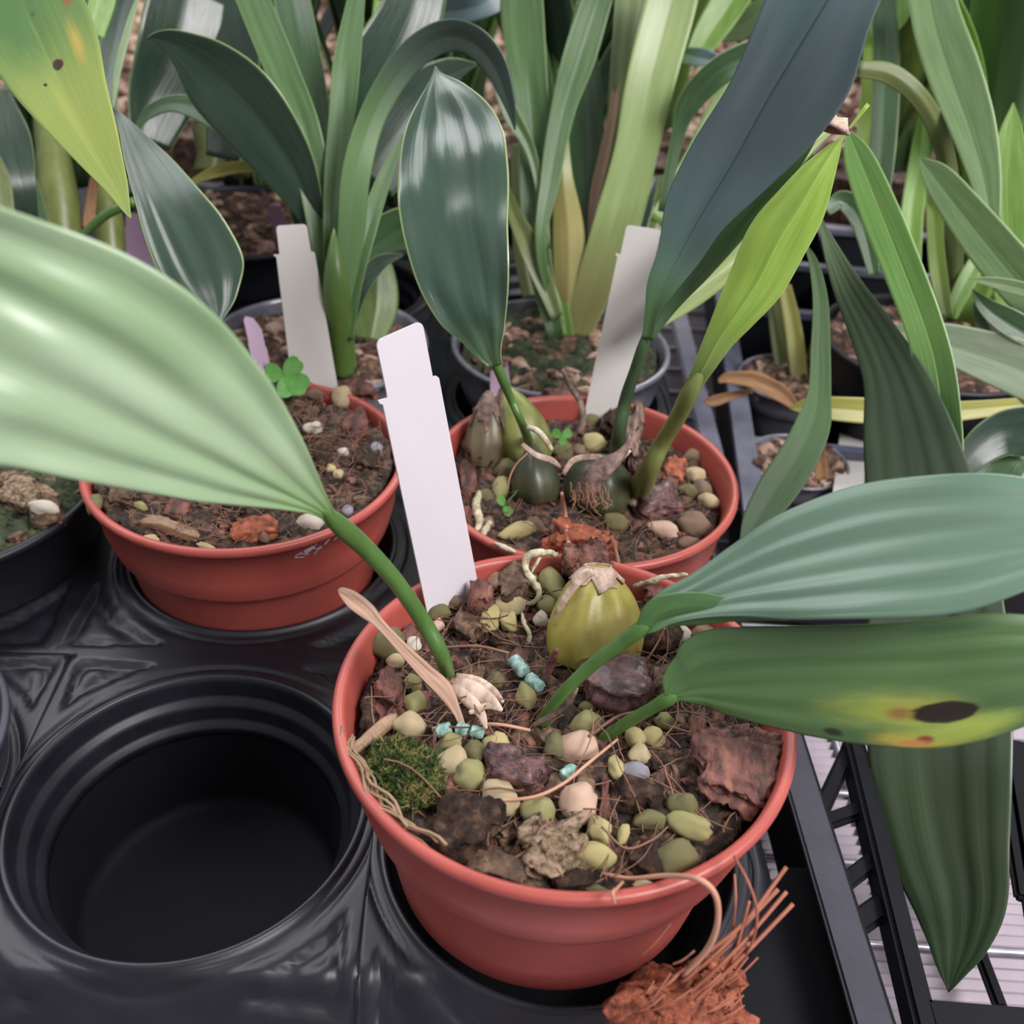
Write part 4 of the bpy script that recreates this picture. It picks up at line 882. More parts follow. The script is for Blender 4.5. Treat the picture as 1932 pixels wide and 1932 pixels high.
G2 = [(1222, 640, .352, 10, 10), (1232, 590, .347, 15, 12), (1250, 545, .343, 30, 24), (1283, 480, .338, 42, 40), (1325, 405, .330, 72, 50), (1385, 305, .318, 82, 82), (1445, 195, .304, 74, 118), (1505, 95, .292, 88, 126), (1566, -5, .282, 106, 96), (1620, -100, .275, 90, 80), (1670, -200, .27, 50, 50), (1700, -270, .27, 2, 2)]
leaf(ro, G2, M['L_blue'], tilt=-14, fold=.22, pleat=.012, npl=3, ripple=.03, rfreq=3, nu=40, n=80)['label'] = 'long blue-green leaf reaching out of the top of the picture'
leaf(ro, [(1226, 640, .354, 6, 6), (1262, 570, .352, 14, 20), (1320, 495, .348, 22, 30), (1400, 405, .338, 24, 30), (1480, 320, .326, 16, 22), (1550, 240, .316, 3, 3)], M['L_mid2'], tilt=20, fold=.2, nu=12)
tube('petiole', [(1163, 872, zb(1163, 872), 15), (1166, 830, .380, 13.5), (1180, 755, .370, 12), (1198, 700, .362, 11), (1215, 650, .355, 11), (1232, 595, .352, 2)], M['petiole_dark'], ro, n=30, seg=14)
G3 = [(1308, 728, .350, 15, 15), (1330, 690, .344, 20, 20), (1358, 640, .338, 28, 28), (1392, 590, .332, 42, 40), (1432, 530, .326, 55, 52), (1470, 455, .319, 60, 56), (1508, 395, .314, 52, 50), (1542, 335, .310, 36, 34), (1572, 285, .308, 15, 15), (1590, 258, .307, 3, 3), (1640, 198, .304, 6, 1)]
leaf(ro, G3, M['L_lime'], tilt=10, fold=-.22, pleat=.012, npl=3, nu=32, n=70)['label'] = 'bright lime green leaf'
tube('petiole', [(1202, 935, zb(1202, 935), 25), (1225, 885, .385, 19), (1250, 835, .376, 16), (1280, 785, .363, 16), (1305, 735, .351, 17), (1332, 682, .3455, 2)], M['petiole_olive'], ro, n=30, seg=16)
dg = bulb(ro, (1015, 945), (1003, 835), 44, M['bulb_g'], ribs=5, rib=.06, Z=RZ, seed=2, prof=[(0, .85), (.15, 1), (.35, 1), (.55, .85), (.75, .55), (.9, .28), (1, .1)])
rb = bulb(ro, (1120, 960), (1142, 858), 62, M['bulb_g'], ribs=8, rib=.015, Z=RZ, seed=4, prof=[(0, .8), (.15, .97), (.35, 1.02), (.6, .95), (.8, .75), (.92, .5), (1, .25)])
pb = bulb(ro, (1000, 870), (952, 728), 52, M['bulb_l'], ribs=6, rib=.03, Z=RZ, seed=5); pb[0]['label'] = 'pale green leaning pseudobulb'
ob = bulb(ro, (912, 880), (922, 740), 36, M['bulb_old'], ribs=8, rib=.05, Z=RZ, seed=6); cap(ob[0], ob, .62, M['papery_dark'], 8, .3)
cap(pb[0], pb, .55, M['papery_dark'], 9, .3, a0=1.2, a1=4.2)
leaf(rb[0], [(1095, 948, .362, 14, 22), (1110, 915, .358, 20, 24), (1140, 885, .357, 22, 16), (1168, 862, .358, 12, 10), (1188, 835, .360, 5, 5), (1212, 805, .360, 1, 1)], M['papery_dark'], name='papery_sheath', n=30, nu=10, curl=-.3, wob=.2)['label'] = 'torn brown papery sheath'
leaf(rb[0], [(1062, 895, .368, 3, 4), (1082, 868, .366, 5, 6), (1120, 862, .364, 5, 6), (1160, 868, .362, 5, 8), (1190, 850, .362, 2, 2)], M['papery'], name='papery_sheath', n=24, nu=6, curl=-.3)
leaf(dg[0], [(985, 838, .376, 4, 3), (1010, 858, .374, 5, 5), (1040, 868, .374, 5, 6), (1058, 882, .374, 2, 2)], M['papery'], name='papery_sheath', n=20, nu=6, curl=-.3)
tube('root', [(995, 806, .372, 5), (1012, 812, .370, 6), (1028, 828, .370, 6), (1040, 848, .373, 5)], M['root'], ro, n=20)
tube('root', [(1061, 696, .42, 4), (1075, 728, .42, 5), (1095, 760, .41, 6), (1100, 790, .405, 7), (1095, 820, .40, 7)], M['papery_dark'], ro, n=24)
rootpx('root', [(905, 930, .004, 6), (898, 955, .006, 8), (905, 985, .006, 7), (893, 1010, .004, 6)], RZ, M['root'], None, seed=9, parent=ro)
rootpx('root', [(925, 985, .004, 5), (912, 1005, .006, 7), (908, 1015, .003, 4)], RZ, M['root'], None, seed=7, parent=ro)
rootpx('root', [(935, 1025, .013, 4), (955, 1034, .014, 5), (972, 1042, .013, 3)], RZ, M['root'], None, seed=6, parent=ro)
b = bmesh.new(); rnd = random.Random(8)
for k in range(26):
    x, y = 1075 + rnd.uniform(0, 75), 930 + rnd.uniform(-25, 10) - (0 if k % 2 else 6); R = [at(x + q * rnd.uniform(-1, 3), y + q * 7, .356 + q * .0005) for q in range(6)]; tube_bm(b, R, [.00010] * 6, 4, False)
tag(link('sheath_fibres', b, M['fibre_pale'], rb[0]), kind='stuff')
# clovers
def clover(x, y, z, s, label, stem, leafs, seed):
    t = thing('clover', on(*stem[0][:2], stem[0][2]), label, 'clover')
    mt = M['clov']
    P = [(a, c, dep(on(a, c, h)), 1.6 * s / 12) for a, c, h in stem]; tube('stem', P, mt, t, n=16, seg=6)
    for (lx, ly, lw, rot) in leafs:
        b = bmesh.new(); d = dep(on(x, y, z)) ; c0 = at(x, y, d); n = 22; vs = []
        cx, cy = at(lx, ly, d) - c0, None; ax = cx.normalized(); L = cx.length * 1.9; side = ax.cross((CP - c0).normalized()).normalized(); up = (CP - c0).normalized()
        for i in range(n):
            a = 6.283185 * i / n; rr = 1 - .16 * math.exp(-((abs(((a + math.pi) % 6.283185) - math.pi)) / .3) ** 2) ; u = .52 + .48 * math.cos(a) * rr; wv = math.sin(a) * (.35 + .25 * u) * lw
            vs.append(b.verts.new(c0 + ax * L * u + side * L * wv + up * L * (.03 * abs(wv))))
        ce = b.verts.new(c0 + ax * L * .5 - up * L * .02)
        for i in range(n): b.faces.new((vs[i], vs[(i + 1) % n], ce))
        solid(link('leaflet', b, mt, t, smooth=False), .0001)
M['clov'] = mat_noise('clover_green', ['4f8a36', '6aa850'], 200, .5, .2, .0003)
clover(535, 708, .122, 12, 'clover seedling with three large leaflets beside the foot of the left tag', [(520, 748, .105), (528, 730, .114), (535, 708, .122)], [(515, 704, 1.0, 0), (552, 692, .8, 0), (543, 730, 1.0, 0), (560, 722, .8, 0)], 1)
M['clov2'] = M['clov']
clover(1060, 823, .110, 5, 'tiny bright clover on a thin leaning stem among the pseudobulbs', [(950, 955, .098), (1000, 900, .104), (1040, 855, .108), (1060, 823, .110)], [(1050, 818, .9, 0), (1070, 818, .9, 0), (1062, 832, .9, 0)], 2)
clover(950, 955, .100, 4, 'tiny clover seedling low at the left of the rear right pot', [(946, 972, .096), (948, 965, .098), (950, 955, .100)], [(946, 945, .8, 0), (958, 964, .8, 0)], 3)
tag(tube('fibre_strand', [(995, 855, .385, 1.4), (975, 875, .385, 1.4), (962, 900, .385, 1.4), (958, 925, .387, 1.2)], M['fibre_pale']), 'thin pale thread left of the dark green pseudobulb', 'fibre')
# ------------------------------------------------------------------ leaves and plants behind
def D(l, pts): return pts
def plant(loc, label, cat='orchid', group=None): return thing('orchid', loc, label, cat, group)
# yellowing leaf at the top left
yl = plant(at(-80, -120, .33), 'plant outside the top left whose large yellow-green leaf with a dark spot hangs into view')
Y1 = [(-60, -260, .32, 60, 70), (-10, -130, .318, 95, 90), (40, 0, .315, 108, 110), (90, 110, .312, 105, 92), (135, 200, .310, 78, 68), (180, 285, .309, 52, 40), (215, 345, .309, 27, 22), (238, 395, .309, 8, 7), (247, 412, .309, 1, 1)]
sp = []
for (px, py, rx, ry, col, soft) in [(110, 122, 11, 10, '4a2c20', .35), (88, 162, 4, 4, '4a3a1c', .5), (62, 28, 6, 5, '4c4a20', .6), (150, 90, 60, 14, 'c0b040', .9), (128, 5, 20, 10, 'a05a20', .8), (20, 30, 130, 70, '4f8038', .9)]:
    _, u, v, wv, _l = uvat(Y1, px, py); sp.append((u, v, ry / (2 * wv) * 1.2, rx / 780, col, soft))
M['L_y1'] = leafmat('leaf_yellowing_spotted', '8fa848', 'aab84c', base='5f8c3c', basev=(.5, .25), rough=.36, trans=.25, veins=20, spots=sp, mott=2, rib='98b050', ribw=.02)
leaf(yl, Y1, M['L_y1'], tilt=12, fold=.12, nu=24, n=60)['label'] = 'yellow-green hanging leaf with a dark round spot'
# plant at the far left behind the big leaf
pl = plant(on(150, 560, .1), 'plant at the far left behind the big pale leaf, with thick olive stems')
d0 = .50
leaf(pl, [(200, 200, .42, 3, 3), (228, 225, .41, 10, 8), (262, 300, .40, 50, 26), (300, 380, .39, 75, 42), (335, 450, .385, 92, 58), (370, 520, .382, 90, 62), (395, 572, .382, 52, 36), (408, 605, .382, 12, 14), (410, 612, .382, 1, 1)], M['L_dark'], tilt=-18, fold=.14, pleat=.03, npl=4, ripple=.035, rfreq=2.6, nu=32, n=60)['label'] = 'broad dark drooping leaf with wavy edge'
for q in [[(120, 470, .50, 36), (112, 380, .50, 36), (100, 290, .50, 30), (85, 200, .50, 22)], [(210, 480, .52, 26), (205, 420, .52, 28), (195, 350, .52, 24)], [(395, 330, .60, 30), (400, 290, .60, 28), (385, 240, .60, 24)], [(450, 330, .62, 22), (455, 280, .62, 18), (440, 240, .62, 14)]]: tube('stem', q, M['petiole_olive'], pl, n=16, seg=14)
tube('stem', [(155, 445, .46, 7), (200, 405, .46, 9), (255, 380, .46, 9)], M['petiole'], pl, n=16)
for pts, mt, tl in [
    ([(60, 440, .47, 14, 14), (40, 350, .46, 30, 26), (18, 250, .46, 30, 34), (8, 165, .46, 4, 4)], 'L_dark', 10),
    ([(10, 420, .44, 16, 18), (0, 340, .44, 18, 18), (-10, 280, .44, 3, 3)], 'L_olive', 0),
    ([(75, 420, .48, 20, 16), (60, 350, .48, 20, 12), (45, 300, .48, 3, 3)], 'L_mid2', 0),
    ([(168, 430, .50, 12, 10), (172, 380, .50, 9, 9), (180, 330, .50, 8, 8)], 'L_dry', 0),
    ([(215, 330, .47, 12, 12), (200, 200, .48, 20, 20), (215, 80, .50, 24, 20), (245, -40, .52, 20, 20)], 'L_dark', -12),
    ([(212, 205, .45, 2, 2), (225, 130, .45, 9, 4), (245, 50, .45, 8, 4), (262, -10, .45, 3, 3)], 'L_pale', 20),
    ([(165, 60, .46, 12, 30), (185, 0, .46, 15, 30), (200, -60, .46, 15, 25)], 'L_bright', 0),
    ([(260, 260, .52, 16, 60), (280, 180, .52, 40, 80), (330, 80, .52, 70, 80), (360, -30, .52, 70, 70)], 'L_dark', 15),
    ([(420, 300, .53, 30, 30), (440, 180, .53, 50, 50), (430, 60, .53, 55, 55), (420, -60, .53, 50, 50)], 'L_dark', -15),
    ([(180, 290, .54, 20, 20), (150, 150, .54, 40, 40), (150, 20, .54, 45, 45), (160, -80, .54, 30, 30)], 'L_mid2', 5)]:
    leaf(pl, pts, M[mt], tilt=tl, fold=.15, nu=14, n=30)
M['petiole_leafy'] = stemmat('leafy_stem_green', '4a6a30', '5f7c3c')
# dark fan plant, centre left
pa = plant(Vector((AP.x, AP.y, .104)), 'plant behind the left tag with a dark fan of arching strap leaves')
for pts, mt, tl, fo_, lb in [
    ([(655, 700, .50, 18, 18), (640, 620, .49, 32, 28), (625, 500, .48, 42, 40), (618, 400, .475, 45, 42), (610, 320, .47, 30, 30)], 'L_olive2', 0, -.3, None),
    ([(640, 640, .488, 9, 9), (634, 570, .478, 14, 14), (622, 520, .465, 22, 20), (600, 380, .46, 30, 26), (575, 250, .455, 32, 30), (535, 140, .455, 32, 30), (490, 30, .46, 32, 30), (450, -70, .465, 30, 28)], 'L_mid', 8, .25, None),
    ([(640, 640, .488, 9, 9), (634, 570, .478, 14, 14), (630, 460, .47, 20, 18), (610, 320, .47, 26, 22), (595, 200, .475, 30, 26), (570, 80, .48, 36, 32), (540, -60, .49, 34, 32)], 'L_mid2', -8, .2, None),
    ([(640, 640, .488, 9, 9), (634, 570, .478, 14, 14), (625, 460, .455, 14, 14), (632, 340, .455, 20, 18), (645, 220, .458, 24, 24), (655, 120, .46, 26, 24), (672, 0, .465, 16, 16), (680, -60, .47, 12, 12)], 'L_mid', 0, .3, None),
    ([(640, 600, .455, 12, 14), (660, 450, .448, 24, 26), (672, 330, .442, 28, 26), (705, 215, .438, 26, 24), (765, 118, .435, 28, 26), (830, 72, .433, 30, 26), (885, 76, .432, 30, 24), (930, 120, .434, 26, 20), (958, 190, .437, 14, 10), (972, 245, .44, 1, 1)], 'L_arch', (10, 30), .12, 'long arching strap leaf'),
    ([(640, 640, .488, 9, 9), (634, 570, .478, 14, 14), (620, 470, .47, 10, 12), (590, 400, .46, 30, 24), (545, 300, .45, 62, 48), (470, 200, .44, 76, 66), (400, 130, .435, 70, 54), (340, 88, .43, 34, 30), (300, 72, .43, 14, 12), (278, 72, .43, 1, 1)], 'L_dark', -20, .15, 'broad very dark leaf with a pale curled tip'),
    ([(585, 380, .475, 8, 8), (545, 330, .475, 22, 20), (490, 270, .475, 30, 26), (400, 215, .475, 26, 22), (330, 195, .475, 16, 14), (280, 212, .475, 12, 8), (255, 250, .475, 2, 2)], 'L_mid2', 30, .15, None),
    ([(560, 345, .50, 8, 10), (520, 322, .495, 9, 12), (460, 318, .49, 8, 14), (400, 332, .49, 5, 14), (345, 352, .49, 1, 2)], 'L_yellow', 10, .2, None),
    ([(655, 640, .46, 12, 12), (668, 540, .455, 16, 14), (695, 430, .455, 18, 16), (725, 340, .46, 14, 12), (762, 250, .465, 3, 3)], 'L_mid', 0, .35, None),
    ([(650, 560, .47, 10, 14), (690, 480, .47, 34, 22), (740, 440, .47, 40, 34), (800, 430, .47, 40, 40), (860, 440, .47, 3, 3)], 'L_mid2', 20, .1, None),
    ([(648, 660, .47, 8, 10), (670, 560, .465, 14, 18), (715, 500, .465, 16, 12), (760, 480, .465, 2, 3)], 'L_dark', 0, .2, None),
    ([(700, 640, .52, 30, 26), (710, 580, .52, 44, 40), (712, 520, .52, 42, 36), (718, 470, .52, 14, 14)], 'L_olive2', 0, -.4, 'stubby sheath'),
    ([(600, 330, .50, 30, 60), (660, 240, .50, 60, 80), (720, 140, .50, 70, 70), (770, 40, .50, 60, 60), (800, -60, .5, 50, 50)], 'L_dark', 20, .1, None),
    ([(640, 640, .488, 9, 9), (634, 570, .478, 14, 14), (570, 430, .48, 12, 12), (560, 380, .48, 16, 14), (548, 300, .48, 20, 20), (520, 200, .485, 20, 30), (500, 100, .49, 2, 2)], 'L_dark', 0, .2, None),
    ([(690, 330, .49, 40, 60), (740, 260, .49, 60, 70), (790, 190, .49, 50, 50), (850, 140, .49, 30, 20), (900, 120, .49, 2, 2)], 'L_dark', 10, .1, None),
    ([(810, 20, .55, 20, 20), (850, 20, .54, 25, 25), (900, 10, .53, 35, 25), (960, -20, .53, 40, 30)], 'L_blue', 0, .2, None),
    ([(715, 120, .6, 20, 20), (722, 60, .6, 22, 22), (730, -20, .6, 22, 22)], 'L_bright', 0, .2, None), ([(770, 120, .6, 20, 20), (772, 50, .6, 20, 22), (776, -30, .6, 22, 22)], 'L_bright', 0, .2, None)]:
    if mt == 'L_olive2' and mt not in M: M[mt] = leafmat('leaf_olive_green_stem', '4f6a2c', '66803a', rough=.4, trans=.1, veins=20)
    if mt == 'L_arch' and mt not in M: M[mt] = leafmat('leaf_arching', '2c3f38', '3c5244', base='56803c', basev=(.5, .25), rough=.27, trans=.12, veins=14, mott=3, coat=.6)
    o = leaf(pa, pts, M[mt], tilt=tl, fold=fo_, nu=18, n=44)
    if lb: o['label'] = lb
tube('stem', [(646, 706, .478, 22), (642, 640, .466, 27), (636, 570, .452, 27), (632, 510, .445, 20), (630, 455, .444, 8), (630, 430, .446, 1)], M['petiole_leafy'], pa, n=30, seg=18)
# tall pale-stemmed plant, centre
pb_ = plant(Vector((BP.x, BP.y, .104)), 'tall plant in the clear-rimmed pot with wide pale green upright leaves and a yellow stem')
for pts, mt, tl, fo_, lb in [
    ([(1062, 660, .56, 24, 24), (1072, 560, .55, 28, 28), (1072, 440, .54, 30, 30), (1062, 330, .53, 18, 18), (1058, 220, .53, 12, 12), (1056, 130, .53, 6, 6)], 'L_cream', 0, -.35, 'yellow-brown central stem leaf'),
    ([(1085, 650, .56, 24, 24), (1120, 540, .55, 34, 34), (1165, 420, .54, 44, 42), (1200, 290, .53, 42, 40), (1228, 150, .52, 46, 46), (1262, 20, .515, 48, 48), (1285, -70, .51, 46, 44)], 'L_bigpale', 6, .16, None),
    ([(1068, 655, .56, 8, 8), (1120, 560, .565, 12, 14), (1155, 400, .56, 26, 26), (1178, 250, .555, 34, 32), (1192, 110, .55, 38, 36), (1205, -50, .55, 40, 36)], 'L_olive3', -8, .25, None),
    ([(1050, 640, .55, 14, 16), (1020, 500, .545, 24, 22), (1008, 380, .54, 26, 28), (1008, 260, .535, 28, 32), (1000, 150, .53, 36, 34), (990, 40, .53, 42, 38), (985, -60, .53, 40, 36)], 'L_mid', -8, .22, None),
    ([(1068, 655, .56, 8, 8), (1020, 480, .535, 8, 10), (1040, 330, .53, 20, 18), (1062, 210, .525, 24, 22), (1092, 110, .52, 32, 30), (1125, 10, .515, 30, 26), (1150, -60, .51, 20, 20)], 'L_mid', 10, .25, None),
    ([(1068, 655, .56, 8, 8), (1102, 430, .56, 10, 12), (1108, 320, .56, 34, 30), (1104, 200, .56, 38, 34), (1098, 80, .56, 26, 26), (1100, 0, .56, 12, 12)], 'L_mid2', 0, -.1, None),
    ([(1112, 450, .552, 4, 4), (1125, 370, .552, 12, 8), (1142, 290, .552, 12, 9), (1158, 200, .552, 8, 8), (1168, 60, .552, 8, 8)], 'L_straw', 0, .3, 'dry papery strip'),
    ([(1050, 600, .545, 10, 12), (1005, 480, .54, 20, 20), (968, 400, .53, 12, 14), (950, 335, .52, 3, 3)], 'L_olive', 0, .3, None),
    ([(1035, 470, .535, 4, 4), (1005, 300, .53, 8, 10), (965, 215, .525, 16, 14), (938, 140, .52, 12, 10), (916, 72, .515, 1, 1)], 'L_mid', 0, .3, None),
    ([(1068, 655, .56, 8, 8), (1070, 640, .555, 14, 14), (1048, 500, .55, 12, 12), (1045, 400, .545, 14, 14), (1062, 300, .54, 6, 6)], 'L_bright', 0, .3, None),
    ([(1100, 620, .575, 14, 14), (1170, 490, .575, 26, 26), (1210, 400, .575, 20, 20), (1240, 330, .575, 3, 3)], 'L_dark', 0, .3, None),
    ([(1000, 560, .56, 14, 14), (985, 470, .56, 16, 16), (975, 340, .56, 12, 14), (978, 270, .56, 12, 14)], 'L_olive', 0, -.4, 'cut leafless stub')]:
    if mt == 'L_bigpale' and mt not in M: M[mt] = leafmat('leaf_wide_pale', '88a455', '9cb468', base='8a8a48', basev=(.4, .1), rough=.36, trans=.25, veins=30, edge='b8cc8a')
    if mt == 'L_olive3' and mt not in M: M[mt] = leafmat('leaf_striped_olive', '5f7c40', '8a9a62', rough=.4, trans=.2, veins=8)
    o = leaf(pb_, pts, M[mt], tilt=tl, fold=fo_, nu=18, n=44)
    if lb: o['label'] = lb
# plants behind the rear right orchid
pc = plant(on(1330, 330, .1), 'leafy plant behind the long blue-green leaf, with pale jointed canes')
for pts, mt, tl, fo_ in [
    ([(1240, 480, .44, 8, 8), (1300, 400, .44, 16, 16), (1380, 330, .44, 20, 22), (1460, 270, .44, 22, 22), (1540, 235, .44, 12, 12)], 'L_olive', 0, -.3),
    ([(1240, 600, .40, 14, 14), (1290, 520, .40, 26, 24), (1360, 440, .40, 28, 26), (1440, 360, .40, 26, 24), (1520, 280, .40, 16, 16), (1580, 235, .40, 4, 4)], 'L_cane', 0, -.35),
    ([(1238, 612, .42, 12, 10), (1300, 560, .42, 26, 24), (1370, 505, .42, 28, 26), (1450, 440, .42, 24, 22), (1540, 350, .42, 10, 10)], 'L_cane', 0, -.35),
    ([(1250, 400, .53, 10, 10), (1275, 260, .52, 10, 14), (1300, 190, .51, 22, 24), (1360, 130, .50, 26, 26), (1430, 95, .50, 24, 26), (1500, 80, .50, 20, 20)], 'L_mid2', 25, .2),
    ([(1300, 120, .60, 14, 18), (1335, 70, .60, 30, 26), (1375, 10, .60, 36, 30), (1420, -60, .60, 30, 30)], 'L_bright', 0, .25),
    ([(1320, 60, .66, 14, 14), (1390, 50, .65, 24, 24), (1450, 10, .64, 24, 24), (1500, -50, .64, 20, 20)], 'L_pale', 20, .2),
    ([(1290, 100, .56, 10, 20), (1330, 110, .56, 16, 14), (1380, 120, .56, 3, 3)], 'L_blue', 0, .2),
    ([(1240, 420, .60, 20, 20), (1320, 300, .60, 30, 30), (1370, 200, .60, 30, 30), (1400, 120, .6, 6, 6)], 'L_bright', 0, .2),
    ([(1225, 460, .60, 10, 10), (1245, 400, .60, 22, 22), (1252, 330, .60, 16, 16)], 'L_olive', 0, -.3)]:
    if mt == 'L_cane' and mt not in M: M[mt] = leafmat('cane_pale', '7d9448', '9cae64', rough=.42, trans=.1, veins=10, mott=4)
    leaf(pc, pts, M[mt], tilt=tl, fold=fo_, nu=14, n=34)
tube('stub', [(1545, 236, .302, 7), (1570, 243, .302, 9), (1602, 248, .303, 7)], M['bark_red'], pc, n=12)
for q in range(7): tube('husk', [(1538 + q * 5, 236 - q * 4, .300, 4), (1562 + q * 6, 226 + q * 4, .299, 5), (1598, 236 + q * 4 - 10, .300, 4)], M['papery'], pc, n=8, seg=6)
# right foreground hanging leaves
ph = plant(at(1700, 250, .42), 'plant at the right with long hanging leaves, one broad and dark')
H1 = [(1545, 406, .42, 2, 2), (1568, 470, .418, 14, 14), (1600, 545, .415, 28, 26), (1645, 625, .412, 40, 40), (1680, 705, .408, 56, 50), (1704, 790, .403, 76, 72), (1722, 880, .398, 92, 86), (1742, 1000, .39, 108, 104), (1760, 1150, .378, 122, 118), (1768, 1300, .366, 128, 126), (1776, 1450, .355, 122, 128), (1792, 1580, .347, 104, 118), (1812, 1690, .341, 82, 96), (1812, 1770, .338, 52, 68), (1800, 1830, .336, 22, 34), (1790, 1872, .335, 1, 1)]
leaf(ph, H1, M['L_hang'] if 'L_hang' in M else M.setdefault('L_hang', leafmat('leaf_hanging_dark', '263a1e', '33492a', rough=.4, trans=.10, veins=16, mott=3, base='5f7a50', basev=(.16, .04), coat=.2)), tilt=12, fold=.10, pleat=.015, ripple=.015, nu=28, n=90)['label'] = 'broad dark leaf hanging down to the lower right'
for pts, mt, tl, fo_, lb in [
    ([(1600, 246, .41, 3, 3), (1620, 300, .408, 26, 26), (1660, 400, .405, 34, 34), (1704, 510, .402, 35, 34), (1745, 620, .40, 34, 34), (1768, 710, .40, 34, 38), (1780, 820, .40, 34, 36), (1786, 920, .40, 30, 30), (1790, 1020, .40, 20, 20)], 'L_strapg', 4, .18, 'green strap leaf with a pale midrib'),
    ([(1519, 460, .42, 2, 2), (1535, 500, .418, 10, 8), (1546, 570, .416, 16, 12), (1546, 660, .412, 20, 16), (1545, 740, .408, 22, 20), (1532, 800, .404, 34, 30), (1505, 860, .40, 38, 34), (1465, 920, .396, 40, 34), (1425, 985, .392, 26, 26), (1398, 1022, .39, 4, 4)], 'L_hang2', 0, .15, 'ragged-edged drooping dark leaf'),
    ([(1735, 298, .46, 2, 2), (1765, 335, .458, 28, 22), (1820, 405, .455, 38, 34), (1880, 480, .452, 44, 40), (1950, 560, .45, 44, 40), (2020, 640, .45, 30, 30)], 'L_midp', 8, .15, None),
    ([(1672, 618, .47, 4, 4), (1740, 636, .465, 30, 22), (1830, 662, .46, 44, 40), (1940, 702, .455, 54, 50), (2050, 760, .45, 40, 40)], 'L_palew', 10, .15, 'wide pale leaf'),
    ([(1490, 770, .46, 2, 2), (1530, 768, .46, 18, 18), (1620, 774, .46, 24, 24), (1740, 780, .46, 22, 22), (1840, 772, .46, 16, 18), (1950, 762, .46, 12, 12), (2050, 760, .46, 4, 4)], 'L_yellow', 0, .25, 'yellow horizontal leaf'),
    ([(1828, 526, .44, 1, 1), (1870, 532, .44, 10, 8), (1930, 546, .44, 14, 12), (2000, 570, .44, 10, 10)], 'L_pale', 20, .2, None),
    ([(1834, 545, .45, 1, 1), (1860, 580, .45, 18, 14), (1910, 615, .45, 28, 22), (1990, 660, .45, 20, 20)], 'L_mid2', 0, .25, None),
    ([(1836, 570, .455, 1, 1), (1848, 600, .455, 8, 8), (1870, 640, .455, 6, 6)], 'L_mid2', 0, .2, None),
    ([(1748, -60, .47, 36, 36), (1765, 40, .468, 44, 40), (1795, 140, .466, 50, 40), (1830, 240, .464, 44, 34), (1856, 330, .462, 30, 26), (1872, 420, .46, 14, 14)], 'L_midp', 0, .2, None),
    ([(1905, 600, .47, 20, 20), (1902, 450, .47, 40, 38), (1900, 340, .47, 40, 38), (1908, 250, .47, 22, 20), (1912, 194, .47, 1, 1)], 'L_bright', 0, .12, None),
    ([(1815, 905, .43, 10, 12), (1840, 850, .43, 28, 34), (1890, 810, .43, 34, 50), (1950, 800, .43, 40, 60)], 'L_dark', 20, .12, None),
    ([(1810, 960, .44, 60, 60), (1860, 900, .44, 60, 60), (1900, 850, .44, 40, 50), (1960, 820, .44, 30, 30)], 'L_mid2', 0, .1, None),
    ([(1620, 130, .46, 14, 14), (1680, 140, .46, 18, 18), (1735, 185, .463, 17, 17), (1775, 260, .475, 17, 17), (1795, 370, .49, 16, 16), (1800, 500, .50, 16, 16), (1795, 600, .51, 14, 14)], 'L_olive', 0, -.3, None),
    ([(1640, 60, .55, 10, 10), (1690, 30, .55, 24, 24), (1700, -60, .55, 24, 24)], 'L_bright', 0, .2, None),
    ([(1620, 330, .56, 14, 14), (1640, 220, .56, 20, 20), (1650, 130, .56, 22, 22), (1648, 30, .56, 18, 18)], 'L_lime', 0, .2, None),
    ([(1720, 560, .56, 14, 14), (1720, 420, .56, 20, 20), (1735, 300, .56, 18, 18), (1742, 200, .56, 4, 4)], 'L_bright', 0, .25, None),
    ([(1560, 400, .47, 8, 8), (1590, 380, .47, 20, 16), (1625, 420, .47, 22, 18), (1650, 520, .47, 10, 10)], 'L_mid2', 0, .2, None),
    ([(1790, 600, .5, 14, 14), (1830, 520, .5, 18, 16), (1870, 450, .5, 10, 10)], 'L_bright', 0, .3, None),
    ([(1785, 600, .5, 12, 12), (1770, 500, .5, 16, 14), (1760, 380, .5, 12, 12), (1750, 300, .5, 2, 2)], 'L_lime', 0, .3, None),
    ([(1800, 70, .52, 16, 16), (1840, 10, .52, 26, 26), (1880, -60, .52, 26, 26)], 'L_mid', 0, .25, None),
    ([(1650, 420, .52, 20, 20), (1665, 280, .52, 24, 24), (1672, 150, .52, 24, 24), (1668, 0, .52, 22, 22), (1664, -60, .52, 20, 20)], 'L_mid2', 0, .2, None)]:
    if mt == 'L_strapg' and mt not in M: M[mt] = leafmat('leaf_green_strap', '55882c', '6c9c3a', rough=.33, trans=.22, veins=16, rib='98b860', ribw=.03, tip='3f6628', tipv=(.45, .75), edge='a0bc70')
    if mt == 'L_hang2' and mt not in M: M[mt] = leafmat('leaf_ragged', '3a5a2a', '4c6c36', rough=.6, trans=.15, veins=16, tip='2c4a20', tipv=(.5, .8), coat=0)
    if mt == 'L_midp' and mt not in M: M[mt] = leafmat('leaf_mid_pale', '64874c', '7a9a5e', rough=.33, trans=.22, veins=18, rib='4c6e38', ribw=.03, edge='a8c088')
    if mt == 'L_palew' and mt not in M: M[mt] = leafmat('leaf_pale_wide', '92a884', 'a6b898', rough=.35, trans=.2, veins=20, rib='7f9a70')
    o = leaf(ph, pts, M[mt], tilt=tl, fold=fo_, nu=16, n=44)
    if lb: o['label'] = lb
